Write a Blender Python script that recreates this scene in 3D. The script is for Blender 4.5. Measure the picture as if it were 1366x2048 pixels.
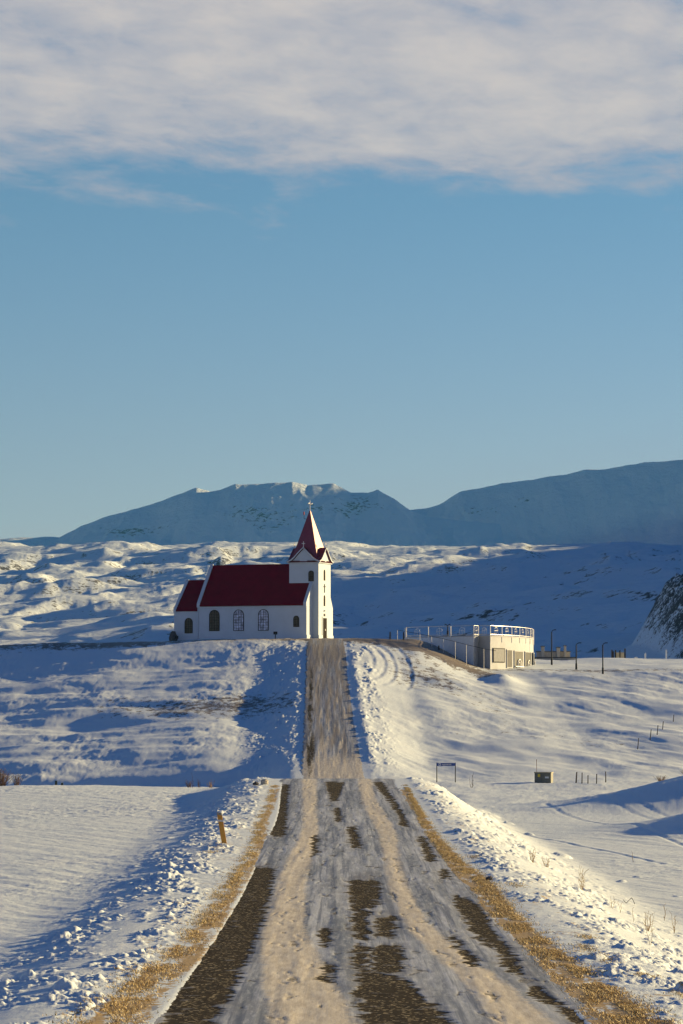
import bpy, math, random
import numpy as np
from mathutils import Vector, Matrix

for o in list(bpy.data.objects):
    bpy.data.objects.remove(o)
SC = bpy.context.scene
COL = SC.collection
R = math.radians

# ------------------------------------------------------------------ camera
FPX, HY = 6000.0, 1400.0           # focal length in photo pixels, eye level row (photo 1366 x 2048)
cam = bpy.data.cameras.new('camera')
cam.sensor_fit = 'VERTICAL'
cam.sensor_height = 36.0
cam.lens = FPX / 2048.0 * 36.0
cam.clip_start = 0.5
cam.clip_end = 60000.0
co = bpy.data.objects.new('camera', cam)
COL.objects.link(co)
co.location = (0, 0, 0)
co.rotation_euler = (R(90) + math.atan((HY - 1024.0) / FPX), 0, 0)
SC.camera = co
SC.render.resolution_x = 683
SC.render.resolution_y = 1024

# ------------------------------------------------------------------ light
SUN_AZ, SUN_EL = R(30), R(11.5)    # azimuth from +X towards +Y (away from the camera)
sd = Vector((math.cos(SUN_AZ) * math.cos(SUN_EL), math.sin(SUN_AZ) * math.cos(SUN_EL), math.sin(SUN_EL)))
sun = bpy.data.lights.new('sun', 'SUN')
sun.energy = 5.0  # low winter sun
sun.color = (1.0, 0.745, 0.36)
sun.angle = R(0.6)
so = bpy.data.objects.new('sun', sun)
COL.objects.link(so)
so.rotation_euler = sd.to_track_quat('Z', 'Y').to_euler()

world = bpy.data.worlds.new('World')
SC.world = world
world.use_nodes = True
wt = world.node_tree
for n in list(wt.nodes):
    wt.nodes.remove(n)


class NT:
    """tiny node-graph helper"""
    def __init__(s, t):
        s.t = t

    def n(s, typ, **kw):
        nd = s.t.nodes.new(typ)
        for k, v in kw.items():
            setattr(nd, k, v)
        return nd

    def sock(s, nd, key, val):
        i = nd.inputs[key]
        if isinstance(val, bpy.types.NodeSocket):
            s.t.links.new(val, i)
        elif val is not None:
            if hasattr(i, 'default_value') and not isinstance(i.default_value, float) and isinstance(val, (tuple, list)):
                if len(i.default_value) == 4 and len(val) == 3:
                    val = (*val, 1.0)
            i.default_value = val

    def math(s, op, a, b=None, c=None, clamp=False):
        nd = s.n('ShaderNodeMath', operation=op)
        nd.use_clamp = clamp
        s.sock(nd, 0, a)
        if b is not None:
            s.sock(nd, 1, b)
        if c is not None:
            s.sock(nd, 2, c)
        return nd.outputs[0]

    def mr(s, v, a, b, c=0.0, d=1.0, smooth=True):
        nd = s.n('ShaderNodeMapRange')
        nd.interpolation_type = 'SMOOTHSTEP' if smooth else 'LINEAR'
        s.sock(nd, 0, v)
        for i, x in enumerate((a, b, c, d)):
            s.sock(nd, i + 1, x)
        return nd.outputs[0]

    def mix(s, f, a, b, mode='MIX'):
        nd = s.n('ShaderNodeMix', data_type='RGBA', blend_type=mode)
        s.sock(nd, 0, f)
        s.sock(nd, 6, a)
        s.sock(nd, 7, b)
        return nd.outputs[2]

    def noise(s, vec, scale, detail=4, rough=0.55, scl=(1, 1, 1), dist=0.0):
        if scl != (1, 1, 1):
            mp = s.n('ShaderNodeMapping')
            s.sock(mp, 'Vector', vec)
            mp.inputs['Scale'].default_value = scl
            vec = mp.outputs[0]
        nd = s.n('ShaderNodeTexNoise')
        s.sock(nd, 'Vector', vec)
        s.sock(nd, 'Scale', scale)
        s.sock(nd, 'Detail', detail)
        s.sock(nd, 'Roughness', rough)
        s.sock(nd, 'Distortion', dist)
        return nd.outputs[0]

    def voro(s, vec, scale):
        nd = s.n('ShaderNodeTexVoronoi')
        s.sock(nd, 'Vector', vec)
        s.sock(nd, 'Scale', scale)
        return nd

    def attr(s, name):
        nd = s.n('ShaderNodeAttribute', attribute_name=name)
        return nd.outputs['Fac']


w = NT(wt)
sky = w.n('ShaderNodeTexSky', sky_type='NISHITA')
sky.sun_disc = False
sky.sun_elevation = SUN_EL
sky.sun_rotation = R(90) - SUN_AZ
sky.altitude = 100
sky.air_density = 1.0
sky.dust_density = 0.0
sky.ozone_density = 2.0
tc = w.n('ShaderNodeTexCoord')
sep = w.n('ShaderNodeSeparateXYZ')
w.sock(sep, 0, tc.outputs['Generated'])
zz = w.math('MAXIMUM', sep.outputs[2], 0.02)
# high cloud sheet: direction projected on a level layer
cx = w.math('DIVIDE', sep.outputs[0], zz)
cy = w.math('DIVIDE', sep.outputs[1], zz)
cmb = w.n('ShaderNodeCombineXYZ')
w.sock(cmb, 0, cx)
w.sock(cmb, 1, cy)
cv = cmb.outputs[0]
rot = w.n('ShaderNodeMapping')
w.sock(rot, 'Vector', cv)
rot.inputs['Rotation'].default_value = (0, 0, R(8))
cv = rot.outputs[0]
n_big = w.noise(cv, 1.3, 3, 0.5)
n_mid = w.noise(cv, 3.4, 7, 0.58, (1.0, 0.62, 1.0), 0.3)
n_fin = w.noise(cv, 11.0, 6, 0.62, (1.0, 0.45, 1.0), 0.4)
dens = w.math('ADD', w.math('MULTIPLY', n_mid, 0.62), w.math('MULTIPLY', n_fin, 0.34))
dens = w.math('ADD', dens, w.math('MULTIPLY', n_big, 0.35))
edge = w.math('SUBTRACT', 6.2, cy)       # the sheet ends about 9.5 degrees above the horizon
edge = w.math('ADD', edge, w.math('MULTIPLY', w.math('SUBTRACT', n_big, 0.5), 0.35))
cov = w.math('ADD', dens, w.mr(edge, -0.45, 1.1, -0.42, 0.14, False))
cmask = w.mr(cov, 0.46, 0.74)
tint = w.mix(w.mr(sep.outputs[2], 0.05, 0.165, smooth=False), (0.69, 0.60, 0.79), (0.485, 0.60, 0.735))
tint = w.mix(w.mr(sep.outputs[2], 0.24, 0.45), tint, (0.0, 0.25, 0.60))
# the sky away from this bearing is tinted deeper blue to colour the shadows
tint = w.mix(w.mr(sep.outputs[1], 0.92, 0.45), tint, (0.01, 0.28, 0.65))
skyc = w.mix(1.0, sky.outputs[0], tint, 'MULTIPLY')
cloudc = w.mix(w.mr(cov, 0.62, 0.95), (3.05, 3.0, 3.4), (4.9, 4.3, 3.95))
high = w.mr(sep.outputs[2], 0.24, 0.33)   # overhead the sheet thins out again
cm2 = w.math('MULTIPLY', w.math('MULTIPLY', cmask, 0.88), w.math('SUBTRACT', 1.0, high))
bg = w.n('ShaderNodeBackground')
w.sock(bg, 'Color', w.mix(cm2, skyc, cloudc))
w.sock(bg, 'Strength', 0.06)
wo = w.n('ShaderNodeOutputWorld')
wt.links.new(bg.outputs[0], wo.inputs[0])

SC.view_settings.view_transform = 'Standard'
SC.view_settings.look = 'None'
SC.view_settings.exposure = 1.25
SC.view_settings.gamma = 1.0
SC.render.engine = 'CYCLES'

# ------------------------------------------------------------------ numpy noise


def _h(ix, iy, seed):
    n = (ix.astype(np.int64) * 374761393 + iy.astype(np.int64) * 668265263 + seed * 1442695041) & 0xFFFFFFFF
    n = ((n ^ (n >> 13)) * 1274126177) & 0xFFFFFFFF
    n = (n ^ (n >> 16)) & 0xFFFF
    return n.astype(np.float32) / 65535.0


def pn(x, y, seed=0):
    """gradient noise, about -0.7..0.7"""
    x0 = np.floor(x); y0 = np.floor(y)
    fx = x - x0; fy = y - y0
    ux = fx * fx * fx * (fx * (fx * 6 - 15) + 10)
    uy = fy * fy * fy * (fy * (fy * 6 - 15) + 10)
    out = 0
    for dx in (0, 1):
        wx = ux if dx else 1 - ux
        for dy in (0, 1):
            wy = uy if dy else 1 - uy
            a = _h(x0 + dx, y0 + dy, seed) * 6.28318
            out = out + wx * wy * (np.cos(a) * (fx - dx) + np.sin(a) * (fy - dy))
    return out


def fbm(x, y, octs=4, seed=0, gain=0.5, lac=2.03):
    s = 0; a = 1.0
    for i in range(octs):
        s = s + a * pn(x, y, seed + i * 17)
        x = x * lac + 3.1; y = y * lac + 7.7; a *= gain
    return s


def bumps(x, y, seed, thr=0.3):
    """scattered rounded lumps on a jittered grid, 0..1"""
    x0 = np.floor(x); y0 = np.floor(y)
    out = np.zeros_like(x)
    for dx in (-1, 0, 1):
        for dy in (-1, 0, 1):
            cx_ = x0 + dx; cy_ = y0 + dy
            jx = cx_ + _h(cx_, cy_, seed); jy = cy_ + _h(cx_, cy_, seed + 5)
            r = 0.22 + 0.42 * _h(cx_, cy_, seed + 9)
            on = _h(cx_, cy_, seed + 13) > thr
            d2 = ((x - jx) ** 2 + (y - jy) ** 2) / (r * r)
            out = np.maximum(out, np.where(on, np.sqrt(np.clip(1 - d2, 0, 1)) * r * 1.6, 0))
    return out


def ss(a, b, v):
    t = np.clip((v - a) / (b - a), 0, 1)
    return t * t * (3 - 2 * t)


def curve(pts):
    X = np.array([p[0] for p in pts], float); Yv = np.array([p[1] for p in pts], float)
    h = np.diff(X); d = np.diff(Yv) / h
    m = np.zeros_like(Yv); m[0] = d[0]; m[-1] = d[-1]
    for i in range(1, len(X) - 1):
        if d[i - 1] * d[i] > 0:
            w1 = 2 * h[i] + h[i - 1]; w2 = h[i] + 2 * h[i - 1]
            m[i] = (w1 + w2) / (w1 / d[i - 1] + w2 / d[i])

    def f(v):
        v = np.asarray(v, float)
        vv = np.clip(v, X[0], X[-1])
        i = np.clip(np.searchsorted(X, vv) - 1, 0, len(X) - 2)
        t = (vv - X[i]) / h[i]
        return ((1 + 2 * t) * (1 - t) ** 2 * Yv[i] + t * (1 - t) ** 2 * h[i] * m[i]
                + t * t * (3 - 2 * t) * Yv[i + 1] + t * t * (t - 1) * h[i] * m[i + 1])
    return f


# ------------------------------------------------------------------ the lie of the land (metres, eye = 0)
road_z = curve([(-80, -0.9), (0, -1.7), (20, -3.2), (41, -4.45), (70, -4.78), (100, -4.82), (125, -4.68), (145, -4.32),
                (158, -4.17), (170, -4.55), (190, -6.3), (215, -7.6), (235, -6.9), (243, -6.2), (265, -3.75), (290, -0.6),
                (320, 3.6), (338, 6.3), (347, 7.1), (356, 7.15), (390, 7.15), (430, 5.0), (520, -4), (760, -14)])
left_z = curve([(-80, -2.6), (0, -3.5), (20, -4.6), (41, -4.9), (70, -5.14), (120, -5.06), (160, -5.0), (180, -5.17),
                (190, -5.8), (215, -8.3), (240, -7.6), (251.5, -7.1), (255, -5.75), (290, -1.3), (325, 4.0), (343, 6.85), (350, 7.0), (385, 7.0),
                (430, 5.0), (520, -4), (760, -14)])
right_z = curve([(-80, -3), (0, -4.2), (20, -5.3), (41, -5.75), (70, -6.05), (120, -6.3), (160, -6.6), (215, -6.85), (243, -6.55),
                 (265, -4.8), (290, -1.4), (320, 2.9), (338, 5.9), (347, 7.05), (385, 7.1), (430, 5.5), (520, -4), (760, -14)])
far_right_z = curve([(-80, -3), (0, -4.2), (20, -5.3), (41, -6.0), (70, -6.35), (120, -6.5), (160, -6.6), (230, -6.3), (250, -5.3),
                     (290, -1.9), (320, 1.8), (345, 3.5), (360, 4.1), (390, 5.0), (420, 5.7), (436, 5.9), (460, 4.8), (520, -4), (760, -14)])
road_c = curve([(-80, 0.5), (0, 0.5), (41, 0.42), (70, 0.38), (96, 0.25), (118, 0.2), (150, -0.15), (243, -0.57), (300, -1.2), (345, -1.68), (400, -2)])
road_hw = curve([(-80, 3.25), (41, 3.25), (90, 3.05), (130, 3.05), (158, 3.1), (243, 2.5), (300, 2.2), (345, 2.05), (400, 2.0)])


def gauss(x, y, cx_, cy_, sx, sy, a=0.0):
    c, s_ = math.cos(a), math.sin(a)
    u = (x - cx_) * c + (y - cy_) * s_
    v = -(x - cx_) * s_ + (y - cy_) * c
    return np.exp(-0.5 * ((u / sx) ** 2 + (v / sy) ** 2))


def ground_z(x, y, detail=True):
    x = np.asarray(x, float); y = np.asarray(y, float)
    c = road_c(y); hw = road_hw(y)
    dl = (c - hw) - x
    dr = x - (c + hw)
    zr = road_z(y); zl = left_z(y); zR = right_z(y)
    # right hand flank slides down to the lower terrace
    k = ss(7.5, 17.5, x)
    zR = zR + (far_right_z(y) - zR) * k * ss(225, 300, y)
    hill = ss(238, 262, y) * (1 - ss(430, 500, y))
    near = 1 - ss(165, 200, y)
    # left: shoulder, bank, then field
    wl = ss(0.5 + 0.5 * hill, 5.0 + 1.5 * hill, dl)
    wr = ss(0.6, 6.4 + 0.2 * hill, dr)
    top = ss(328, 344, y)
    z = zr + (zl - zr) * wl + (zR - zr) * wr
    # embankment foot on the left of the climbing road
    z = z - 0.42 * hill * (1 - top) * gauss(dl, 0, 4.0, 0, 2.2, 1)
    # the left shoulder of the hill keeps dropping away gently
    z = z - 0.065 * np.clip(dl - 5, 0, 40) * hill * (1 - ss(333, 346, y) * 0.75)
    z = z - 0.050 * np.clip(dr - 5, 0, 16) * hill * (1 - ss(326, 338, y))
    # ploughed bank right of the climb
    z = z + 0.13 * hill * (1 - ss(318, 336, y)) * gauss(dr, 0, 0.75, 0, 0.4, 1) * (y > 200) * (0.9 + 1.2 * pn(x * 0, y / 2.5, 33))
    # ploughed banks in the foreground
    z = z + near * (0.07 * gauss(dl, 0, 1.9, 0, 0.7, 1) + 0.08 * gauss(dr, 0, 1.9, 0, 0.8, 1))
    # ditch left
    z = z - near * 0.04 * gauss(dl, 0, 4.4, 0, 1.2, 1)
    z = z - near * (0.012 * np.clip(dl - 4, 0, 14) + 0.022 * np.clip(dr - 4, 0, 14)) * ss(170, 120, y)
    # dunes on the right edge
    z = z + 2.75 * gauss(x, y, 27.0, 186, 7.5, 7.0, 0.15) + 2.9 * gauss(x, y, 26.0, 150, 6.0, 5.5, 0.1)
    z = z + 0.95 * gauss(x, y, 17.6, 327, 1.2, 4.5, 0.0)
    z = z - 1.0 * gauss(x, y, -12, 300, 6, 12) * 0
    # broad undulation
    far = ss(20, 60, np.abs(x)) + ss(700, 300, y) * 0
    amp = 0.16 * (1 - near * 0.7) * ss(1.0, 8.0, np.maximum(dl, dr))
    z = z + amp * fbm(x / 11.0, y / 16.0, 3, 3) * 1.6
    z = z + hill * (1 - 0.7 * top) * ss(5, 12, dl) * (0.55 * fbm(x / 15.0, y / 9.0, 3, 21))
    z = z + hill * (1 - 0.7 * top) * ss(3, 9, dr) * (0.35 * fbm(x / 9.0 + y * 0.03, y / 12.0, 3, 31))
    z = z + ss(60, 200, np.abs(x)) * 6.0 * fbm(x / 120.0, y / 120.0, 3, 41)
    if detail:
        off = np.maximum(dl, dr)
        m = ss(-0.12, 0.8, off)
        # wind crust
        rough = 0.5 + 1.2 * ss(-0.25, 0.45, fbm(x / 14.0, y / 25.0, 2, 51))
        z = z + m * near * (0.030 + 0.018 * ss(2.5, 5, dl)) * 0.75 * (0.5 * fbm(x / 0.5, y / 0.6, 4, 61, 0.65) + 0.7 * fbm(x / 1.9, y / 0.55, 4, 63, 0.6)) * rough
        z = z + m * hill * (0.066 - 0.036 * (x > c)) * fbm(x / 2.2, y / 4.5, 4, 71, 0.62) * rough
        su = 0.45 * x - 0.89 * y; sv = 0.89 * x + 0.45 * y
        z = z + m * hill * (0.050 * (x > c) + 0.015) * fbm(sv / 1.5, su / 13.0, 3, 73, 0.55) * ss(-0.3, 0.25, fbm(x / 12.0, y / 20.0, 2, 74))
        z = z + m * near * 0.03 * fbm(sv / 0.9, su / 6.0, 3, 79, 0.55) * ss(2.0, 5.0, off)
        mid = (1 - near) * (1 - hill)
        z = z + m * mid * 0.05 * fbm(x / 1.6, y / 3.0, 4, 75, 0.6)
        # clods thrown up by the plough
        bl = ss(0.35, 0.9, dl) * (1 - ss(2.4, 4.4, dl)) * near
        br = ss(0.45, 1.0, dr) * (1 - ss(3.0, 6.8, dr)) * near
        hb = (ss(0.4, 1.2, dl) * (1 - ss(3.0, 7.5, dl)) * 0.8 + ss(0.2, 0.6, dr) * (1 - ss(1.8, 4.0, dr))) * hill * (1 - ss(336, 345, y))
        band = np.clip(bl + br + hb, 0, 1)
        patch = ss(-0.30, 0.30, fbm(x / 1.3, y / 4.0, 4, 81))
        clod = bumps(x / 0.24 + 0.4 * pn(x * 4, y * 4, 5), y / 0.30, 91, 0.35) * 0.075 + bumps(x / 0.6 + 0.4 * pn(x * 3, y * 3, 6), y / 0.7, 95, 0.86) * 0.12
        clod = clod + 0.06 * np.abs(fbm(x / 0.20, y / 0.26, 3, 97))
        z = z + band * patch * clod * (1 + 0.7 * (hill > 0.5))
        # loose bigger lumps further out on the right
        br2 = ss(2.5, 4.0, dr) * (1 - ss(6.0, 8.5, dr)) * near
        z = z + br2 * bumps(x / 0.7 + 0.4 * pn(x * 2, y * 2, 8), y / 1.1, 101, 0.975) * 0.17
        # ski and sledge tracks
        for (xa, ya, xb, yb, wd) in TRACKS:
            L2 = math.hypot(xb - xa, yb - ya)
            tx, ty = (xb - xa) / L2, (yb - ya) / L2
            u = (x - xa) * tx + (y - ya) * ty
            v = -(x - xa) * ty + (y - ya) * tx + 0.25 * np.sin(u / 9.0)
            on = (u > 0) & (u < L2)
            z = z - np.where(on, 0.028 * np.exp(-(v / wd) ** 2) - 0.012 * np.exp(-((v - 2.2 * wd) / wd) ** 2), 0)
        # tyre loops beside the top of the climb
        for (cx_, cy_, ra) in ((3.4, 325, 2.6), (4.6, 324, 3.2), (5.7, 323, 4.0), (7.4, 321, 5.2)):
            r_ = np.hypot(x - cx_ + ra, (y - cy_) * 0.22)
            on = (x > 2.2) & (x < 11) & (y > 308) & (y < 341)
            z = z - np.where(on, (0.035 + 0.05 * pn(x / 0.7, y / 3.0, 35)) * np.exp(-((r_ - ra) / 0.22) ** 2) - 0.025 * np.exp(-((r_ - ra - 0.4) / 0.2) ** 2), 0)
    # bed under the road sheet
    onroad = ss(-0.20, -0.55, np.maximum(dl, dr)) * ss(352, 346, y)
    z = z - 0.07 * onroad
    return z


TRACKS = [(15.0, 205, 21.0, 95, 0.16), (16.2, 205, 22.6, 95, 0.16), (12.5, 185, 17.5, 90, 0.14), (5.2, 170, 12.5, 118, 0.12)]


def gz(x, y):
    return float(ground_z(np.array([x]), np.array([y]))[0])


# ------------------------------------------------------------------ materials
MATS = {}


def mat(name, color, rough=0.6, metal=0.0, var=0.12, vscale=3.0, bump=0.0, bscale=20.0, spec=0.5, trans=0.0, coat=0.0):
    if name in MATS:
        return MATS[name]
    m = bpy.data.materials.new(name)
    m.use_nodes = True
    t = NT(m.node_tree)
    b = m.node_tree.nodes['Principled BSDF']
    tcn = t.n('ShaderNodeTexCoord')
    nz = t.noise(tcn.outputs['Object'], vscale, 4, 0.6)
    f = t.mr(nz, 0.3, 0.7, 1 - var, 1 + var, False)
    c = t.n('ShaderNodeVectorMath', operation='SCALE')
    t.sock(c, 0, tuple(color))
    t.sock(c, 'Scale', f)
    t.sock(b, 'Base Color', c.outputs[0])
    b.inputs['Roughness'].default_value = rough
    b.inputs['Metallic'].default_value = metal
    b.inputs['Specular IOR Level'].default_value = spec
    b.inputs['Transmission Weight'].default_value = trans
    b.inputs['Coat Weight'].default_value = coat
    if bump:
        bn = t.n('ShaderNodeBump')
        bn.inputs['Strength'].default_value = bump
        bn.inputs['Distance'].default_value = 0.02
        t.sock(bn, 'Height', t.noise(tcn.outputs['Object'], bscale, 4, 0.6))
        t.sock(b, 'Normal', bn.outputs[0])
    MATS[name] = m
    return m


def new_mat(name):
    m = bpy.data.materials.new(name)
    m.use_nodes = True
    return m, NT(m.node_tree), m.node_tree.nodes['Principled BSDF']


SNOW = (0.69, 0.77, 0.81)


def snow_material():
    m, t, b = new_mat('snow')
    p = t.n('ShaderNodeNewGeometry').outputs['Position']
    n1 = t.noise(p, 0.35, 5, 0.6)
    n2 = t.noise(p, 6.0, 5, 0.7)
    n3 = t.noise(p, 26.0, 3, 0.7)
    base = t.mix(t.mr(n1, 0.35, 0.7), SNOW, (0.72, 0.79, 0.82))
    straw = t.attr('straw')
    sm = t.mr(t.math('ADD', straw, t.math('MULTIPLY', t.math('SUBTRACT', n2, 0.5), 2.4)), 0.42, 0.66)
    strawc = t.mix(t.mr(n3, 0.3, 0.7), (0.30, 0.20, 0.06), (0.56, 0.40, 0.17))
    base = t.mix(sm, base, strawc)
    heath = t.attr('heath')
    hn = t.noise(p, 1.1, 6, 0.78, (1.0, 0.6, 1.0))
    hm = t.mr(t.math('ADD', heath, t.math('MULTIPLY', t.math('SUBTRACT', hn, 0.5), 2.6)), 0.55, 0.80)
    heathc = t.mix(t.mr(n2, 0.35, 0.65), (0.055, 0.042, 0.035), (0.20, 0.145, 0.085))
    base = t.mix(t.math('MULTIPLY', hm, 0.92), base, heathc)
    t.sock(b, 'Base Color', base)
    b.inputs['Roughness'].default_value = 0.55
    b.inputs['Specular IOR Level'].default_value = 0.35
    bn = t.n('ShaderNodeBump')
    bn.inputs['Strength'].default_value = 0.5
    bn.inputs['Distance'].default_value = 0.05
    h = t.math('ADD', t.math('MULTIPLY', n2, 0.8), t.math('MULTIPLY', n3, 0.35))
    t.sock(bn, 'Height', h)
    t.sock(b, 'Normal', bn.outputs[0])
    return m


def road_material():
    m, t, b = new_mat('icy_road')
    p = t.n('ShaderNodeNewGeometry').outputs['Position']
    streak = t.noise(p, 2.6, 6, 0.68, (1.0, 0.035, 0.06))
    streak3 = t.noise(p, 6.5, 4, 0.7, (1.0, 0.012, 0.02))
    streak2 = t.noise(p, 9.0, 5, 0.7, (1.0, 0.11, 0.1))
    blot = t.noise(p, 0.8, 5, 0.65, (1.0, 0.5, 1.0))
    fine = t.noise(p, 14.0, 4, 0.75)
    ragged = t.noise(p, 4.0, 5, 0.75, (1.0, 0.8, 1.0))
    ice = t.mix(t.mr(streak, 0.32, 0.68), (0.15, 0.175, 0.215), (0.48, 0.52, 0.58))
    ice = t.mix(t.math('MULTIPLY', t.mr(blot, 0.45, 0.72), 0.35), ice, (0.24, 0.24, 0.23))
    ice = t.mix(t.math('MULTIPLY', t.mr(streak2, 0.48, 0.72), 0.5), ice, (0.66, 0.70, 0.75))
    ice = t.mix(t.math('MULTIPLY', t.mr(streak3, 0.50, 0.64), 0.70), ice, (0.10, 0.12, 0.165))
    sand = t.attr('sand')
    sf = t.mr(t.math('ADD', sand, t.math('MULTIPLY', t.math('SUBTRACT', ragged, 0.5), 0.9)), 0.15, 0.60)
    sandc = t.mix(t.mr(streak2, 0.3, 0.7), (0.52, 0.46, 0.35), (0.74, 0.68, 0.55))
    ice = t.mix(t.math('MULTIPLY', sf, 0.88), ice, sandc)
    dirt = t.attr('dirt')
    df = t.mr(t.math('ADD', dirt, t.math('MULTIPLY', t.math('SUBTRACT', streak, 0.5), 1.2)), 0.25, 0.95)
    dc = t.mix(t.mr(fine, 0.3, 0.7), (0.12, 0.092, 0.06), (0.38, 0.34, 0.28))
    ice = t.mix(t.math('MULTIPLY', df, 0.85), ice, dc)
    # bare chip-sealed asphalt: dark binder with pale chippings
    vo = t.voro(p, 24.0)
    chip = t.mr(vo.outputs['Color'], 0.78, 0.84)
    aspc = t.mix(t.math('MULTIPLY', chip, 0.9), t.mix(fine, (0.016, 0.014, 0.012), (0.062, 0.052, 0.038)), (0.42, 0.36, 0.24))
    asp = t.attr('asphalt')
    wet = t.mr(t.math('ADD', t.attr('worn'), t.math('MULTIPLY', t.math('SUBTRACT', blot, 0.5), 0.8)), 0.1, 0.9)
    ice = t.mix(t.math('MULTIPLY', wet, 0.72), ice, t.mix(fine, (0.09, 0.09, 0.095), (0.21, 0.20, 0.20)))
    am = t.mr(t.math('ADD', asp, t.math('MULTIPLY', t.math('SUBTRACT', ragged, 0.5), 1.0)), 0.30, 0.74)
    col = t.mix(am, ice, aspc)
    t.sock(b, 'Base Color', col)
    t.sock(b, 'Roughness', t.mr(am, 0, 1, 0.60, 0.95, False))
    t.sock(b, 'Specular IOR Level', t.mr(am, 0, 1, 0.2, 0.03, False))
    bn = t.n('ShaderNodeBump')
    bn.inputs['Strength'].default_value = 0.55
    bn.inputs['Distance'].default_value = 0.02
    hh = t.math('ADD', t.math('MULTIPLY', streak, 0.9), t.math('MULTIPLY', fine, 0.5))
    hh = t.math('SUBTRACT', hh, t.math('MULTIPLY', am, 0.5))
    t.sock(bn, 'Height', hh)
    t.sock(b, 'Normal', bn.outputs[0])
    return m


def hill_material(name, rock, dark, scale, thr, snow=SNOW, bumpd=6.0, vs=1.0):
    """snow with rock where the 'rock' attribute says so"""
    m, t, b = new_mat(name)
    p = t.n('ShaderNodeNewGeometry').outputs['Position']
    n1 = t.noise(p, scale, 8, 0.68, (1.0, 1.0, vs))
    n2 = t.noise(p, scale * 5, 5, 0.65, (1.0, 1.0, vs))
    a = t.attr('rock')
    nn_ = t.math('ADD', t.math('MULTIPLY', t.math('SUBTRACT', n1, 0.5), 1.5), t.math('MULTIPLY', t.math('SUBTRACT', n2, 0.5), 1.7))
    rm = t.mr(t.math('ADD', a, nn_), thr, thr + 0.25)
    rc = t.mix(t.mr(n2, 0.35, 0.65), dark, rock)
    t.sock(b, 'Base Color', t.mix(rm, snow, rc))
    b.inputs['Roughness'].default_value = 0.7
    b.inputs['Specular IOR Level'].default_value = 0.2
    bn = t.n('ShaderNodeBump')
    bn.inputs['Strength'].default_value = 0.6
    bn.inputs['Distance'].default_value = bumpd
    t.sock(bn, 'Height', t.math('ADD', n1, t.math('MULTIPLY', n2, 0.3)))
    t.sock(b, 'Normal', bn.outputs[0])
    return m


def grass_material():
    m, t, b = new_mat('dry_grass')
    v = t.attr('shade')
    t.sock(b, 'Base Color', t.mix(v, (0.36, 0.25, 0.085), (0.70, 0.56, 0.29)))
    b.inputs['Roughness'].default_value = 0.7
    return m


# ------------------------------------------------------------------ mesh helpers


def link(o, parent=None):
    COL.objects.link(o)
    if parent is not None:
        o.parent = parent
    return o


def grid_mesh(name, X, Y, Z, m, attrs=None, smooth=True):
    ny, nx = X.shape
    me = bpy.data.meshes.new(name)
    n = nx * ny
    me.vertices.add(n)
    co_ = np.stack([X.ravel(), Y.ravel(), Z.ravel()], 1).astype(np.float32)
    me.vertices.foreach_set('co', co_.ravel())
    i = np.arange((ny - 1) * (nx - 1))
    r = i // (nx - 1); c = i % (nx - 1)
    a = r * nx + c
    q = np.stack([a, a + 1, a + nx + 1, a + nx], 1).astype(np.int32)
    me.loops.add(q.size)
    me.loops.foreach_set('vertex_index', q.ravel())
    me.polygons.add(len(q))
    me.polygons.foreach_set('loop_start', np.arange(0, q.size, 4, dtype=np.int32))
    me.polygons.foreach_set('loop_total', np.full(len(q), 4, dtype=np.int32))
    me.polygons.foreach_set('use_smooth', np.full(len(q), smooth))
    me.update()
    for k, v in (attrs or {}).items():
        at = me.attributes.new(k, 'FLOAT', 'POINT')
        at.data.foreach_set('value', v.ravel().astype(np.float32))
    me.materials.append(m)
    o = bpy.data.objects.new(name, me)
    return link(o)


def tag(o, label=None, cat=None, group=None, kind=None):
    if label:
        o['label'] = label
    if cat:
        o['category'] = cat
    if group:
        o['group'] = group
    if kind:
        o['kind'] = kind
    return o


def empty(name, loc, rz=0.0, label=None, cat=None, group=None):
    o = bpy.data.objects.new(name, None)
    o.empty_display_size = 0.3
    o.location = loc
    o.rotation_euler = (0, 0, rz)
    link(o)
    return tag(o, label, cat, group)


def copy_tree(o, parent=None):
    c = o.copy()
    COL.objects.link(c)
    c.parent = parent
    for ch in o.children:
        copy_tree(ch, c)
    return c


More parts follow.
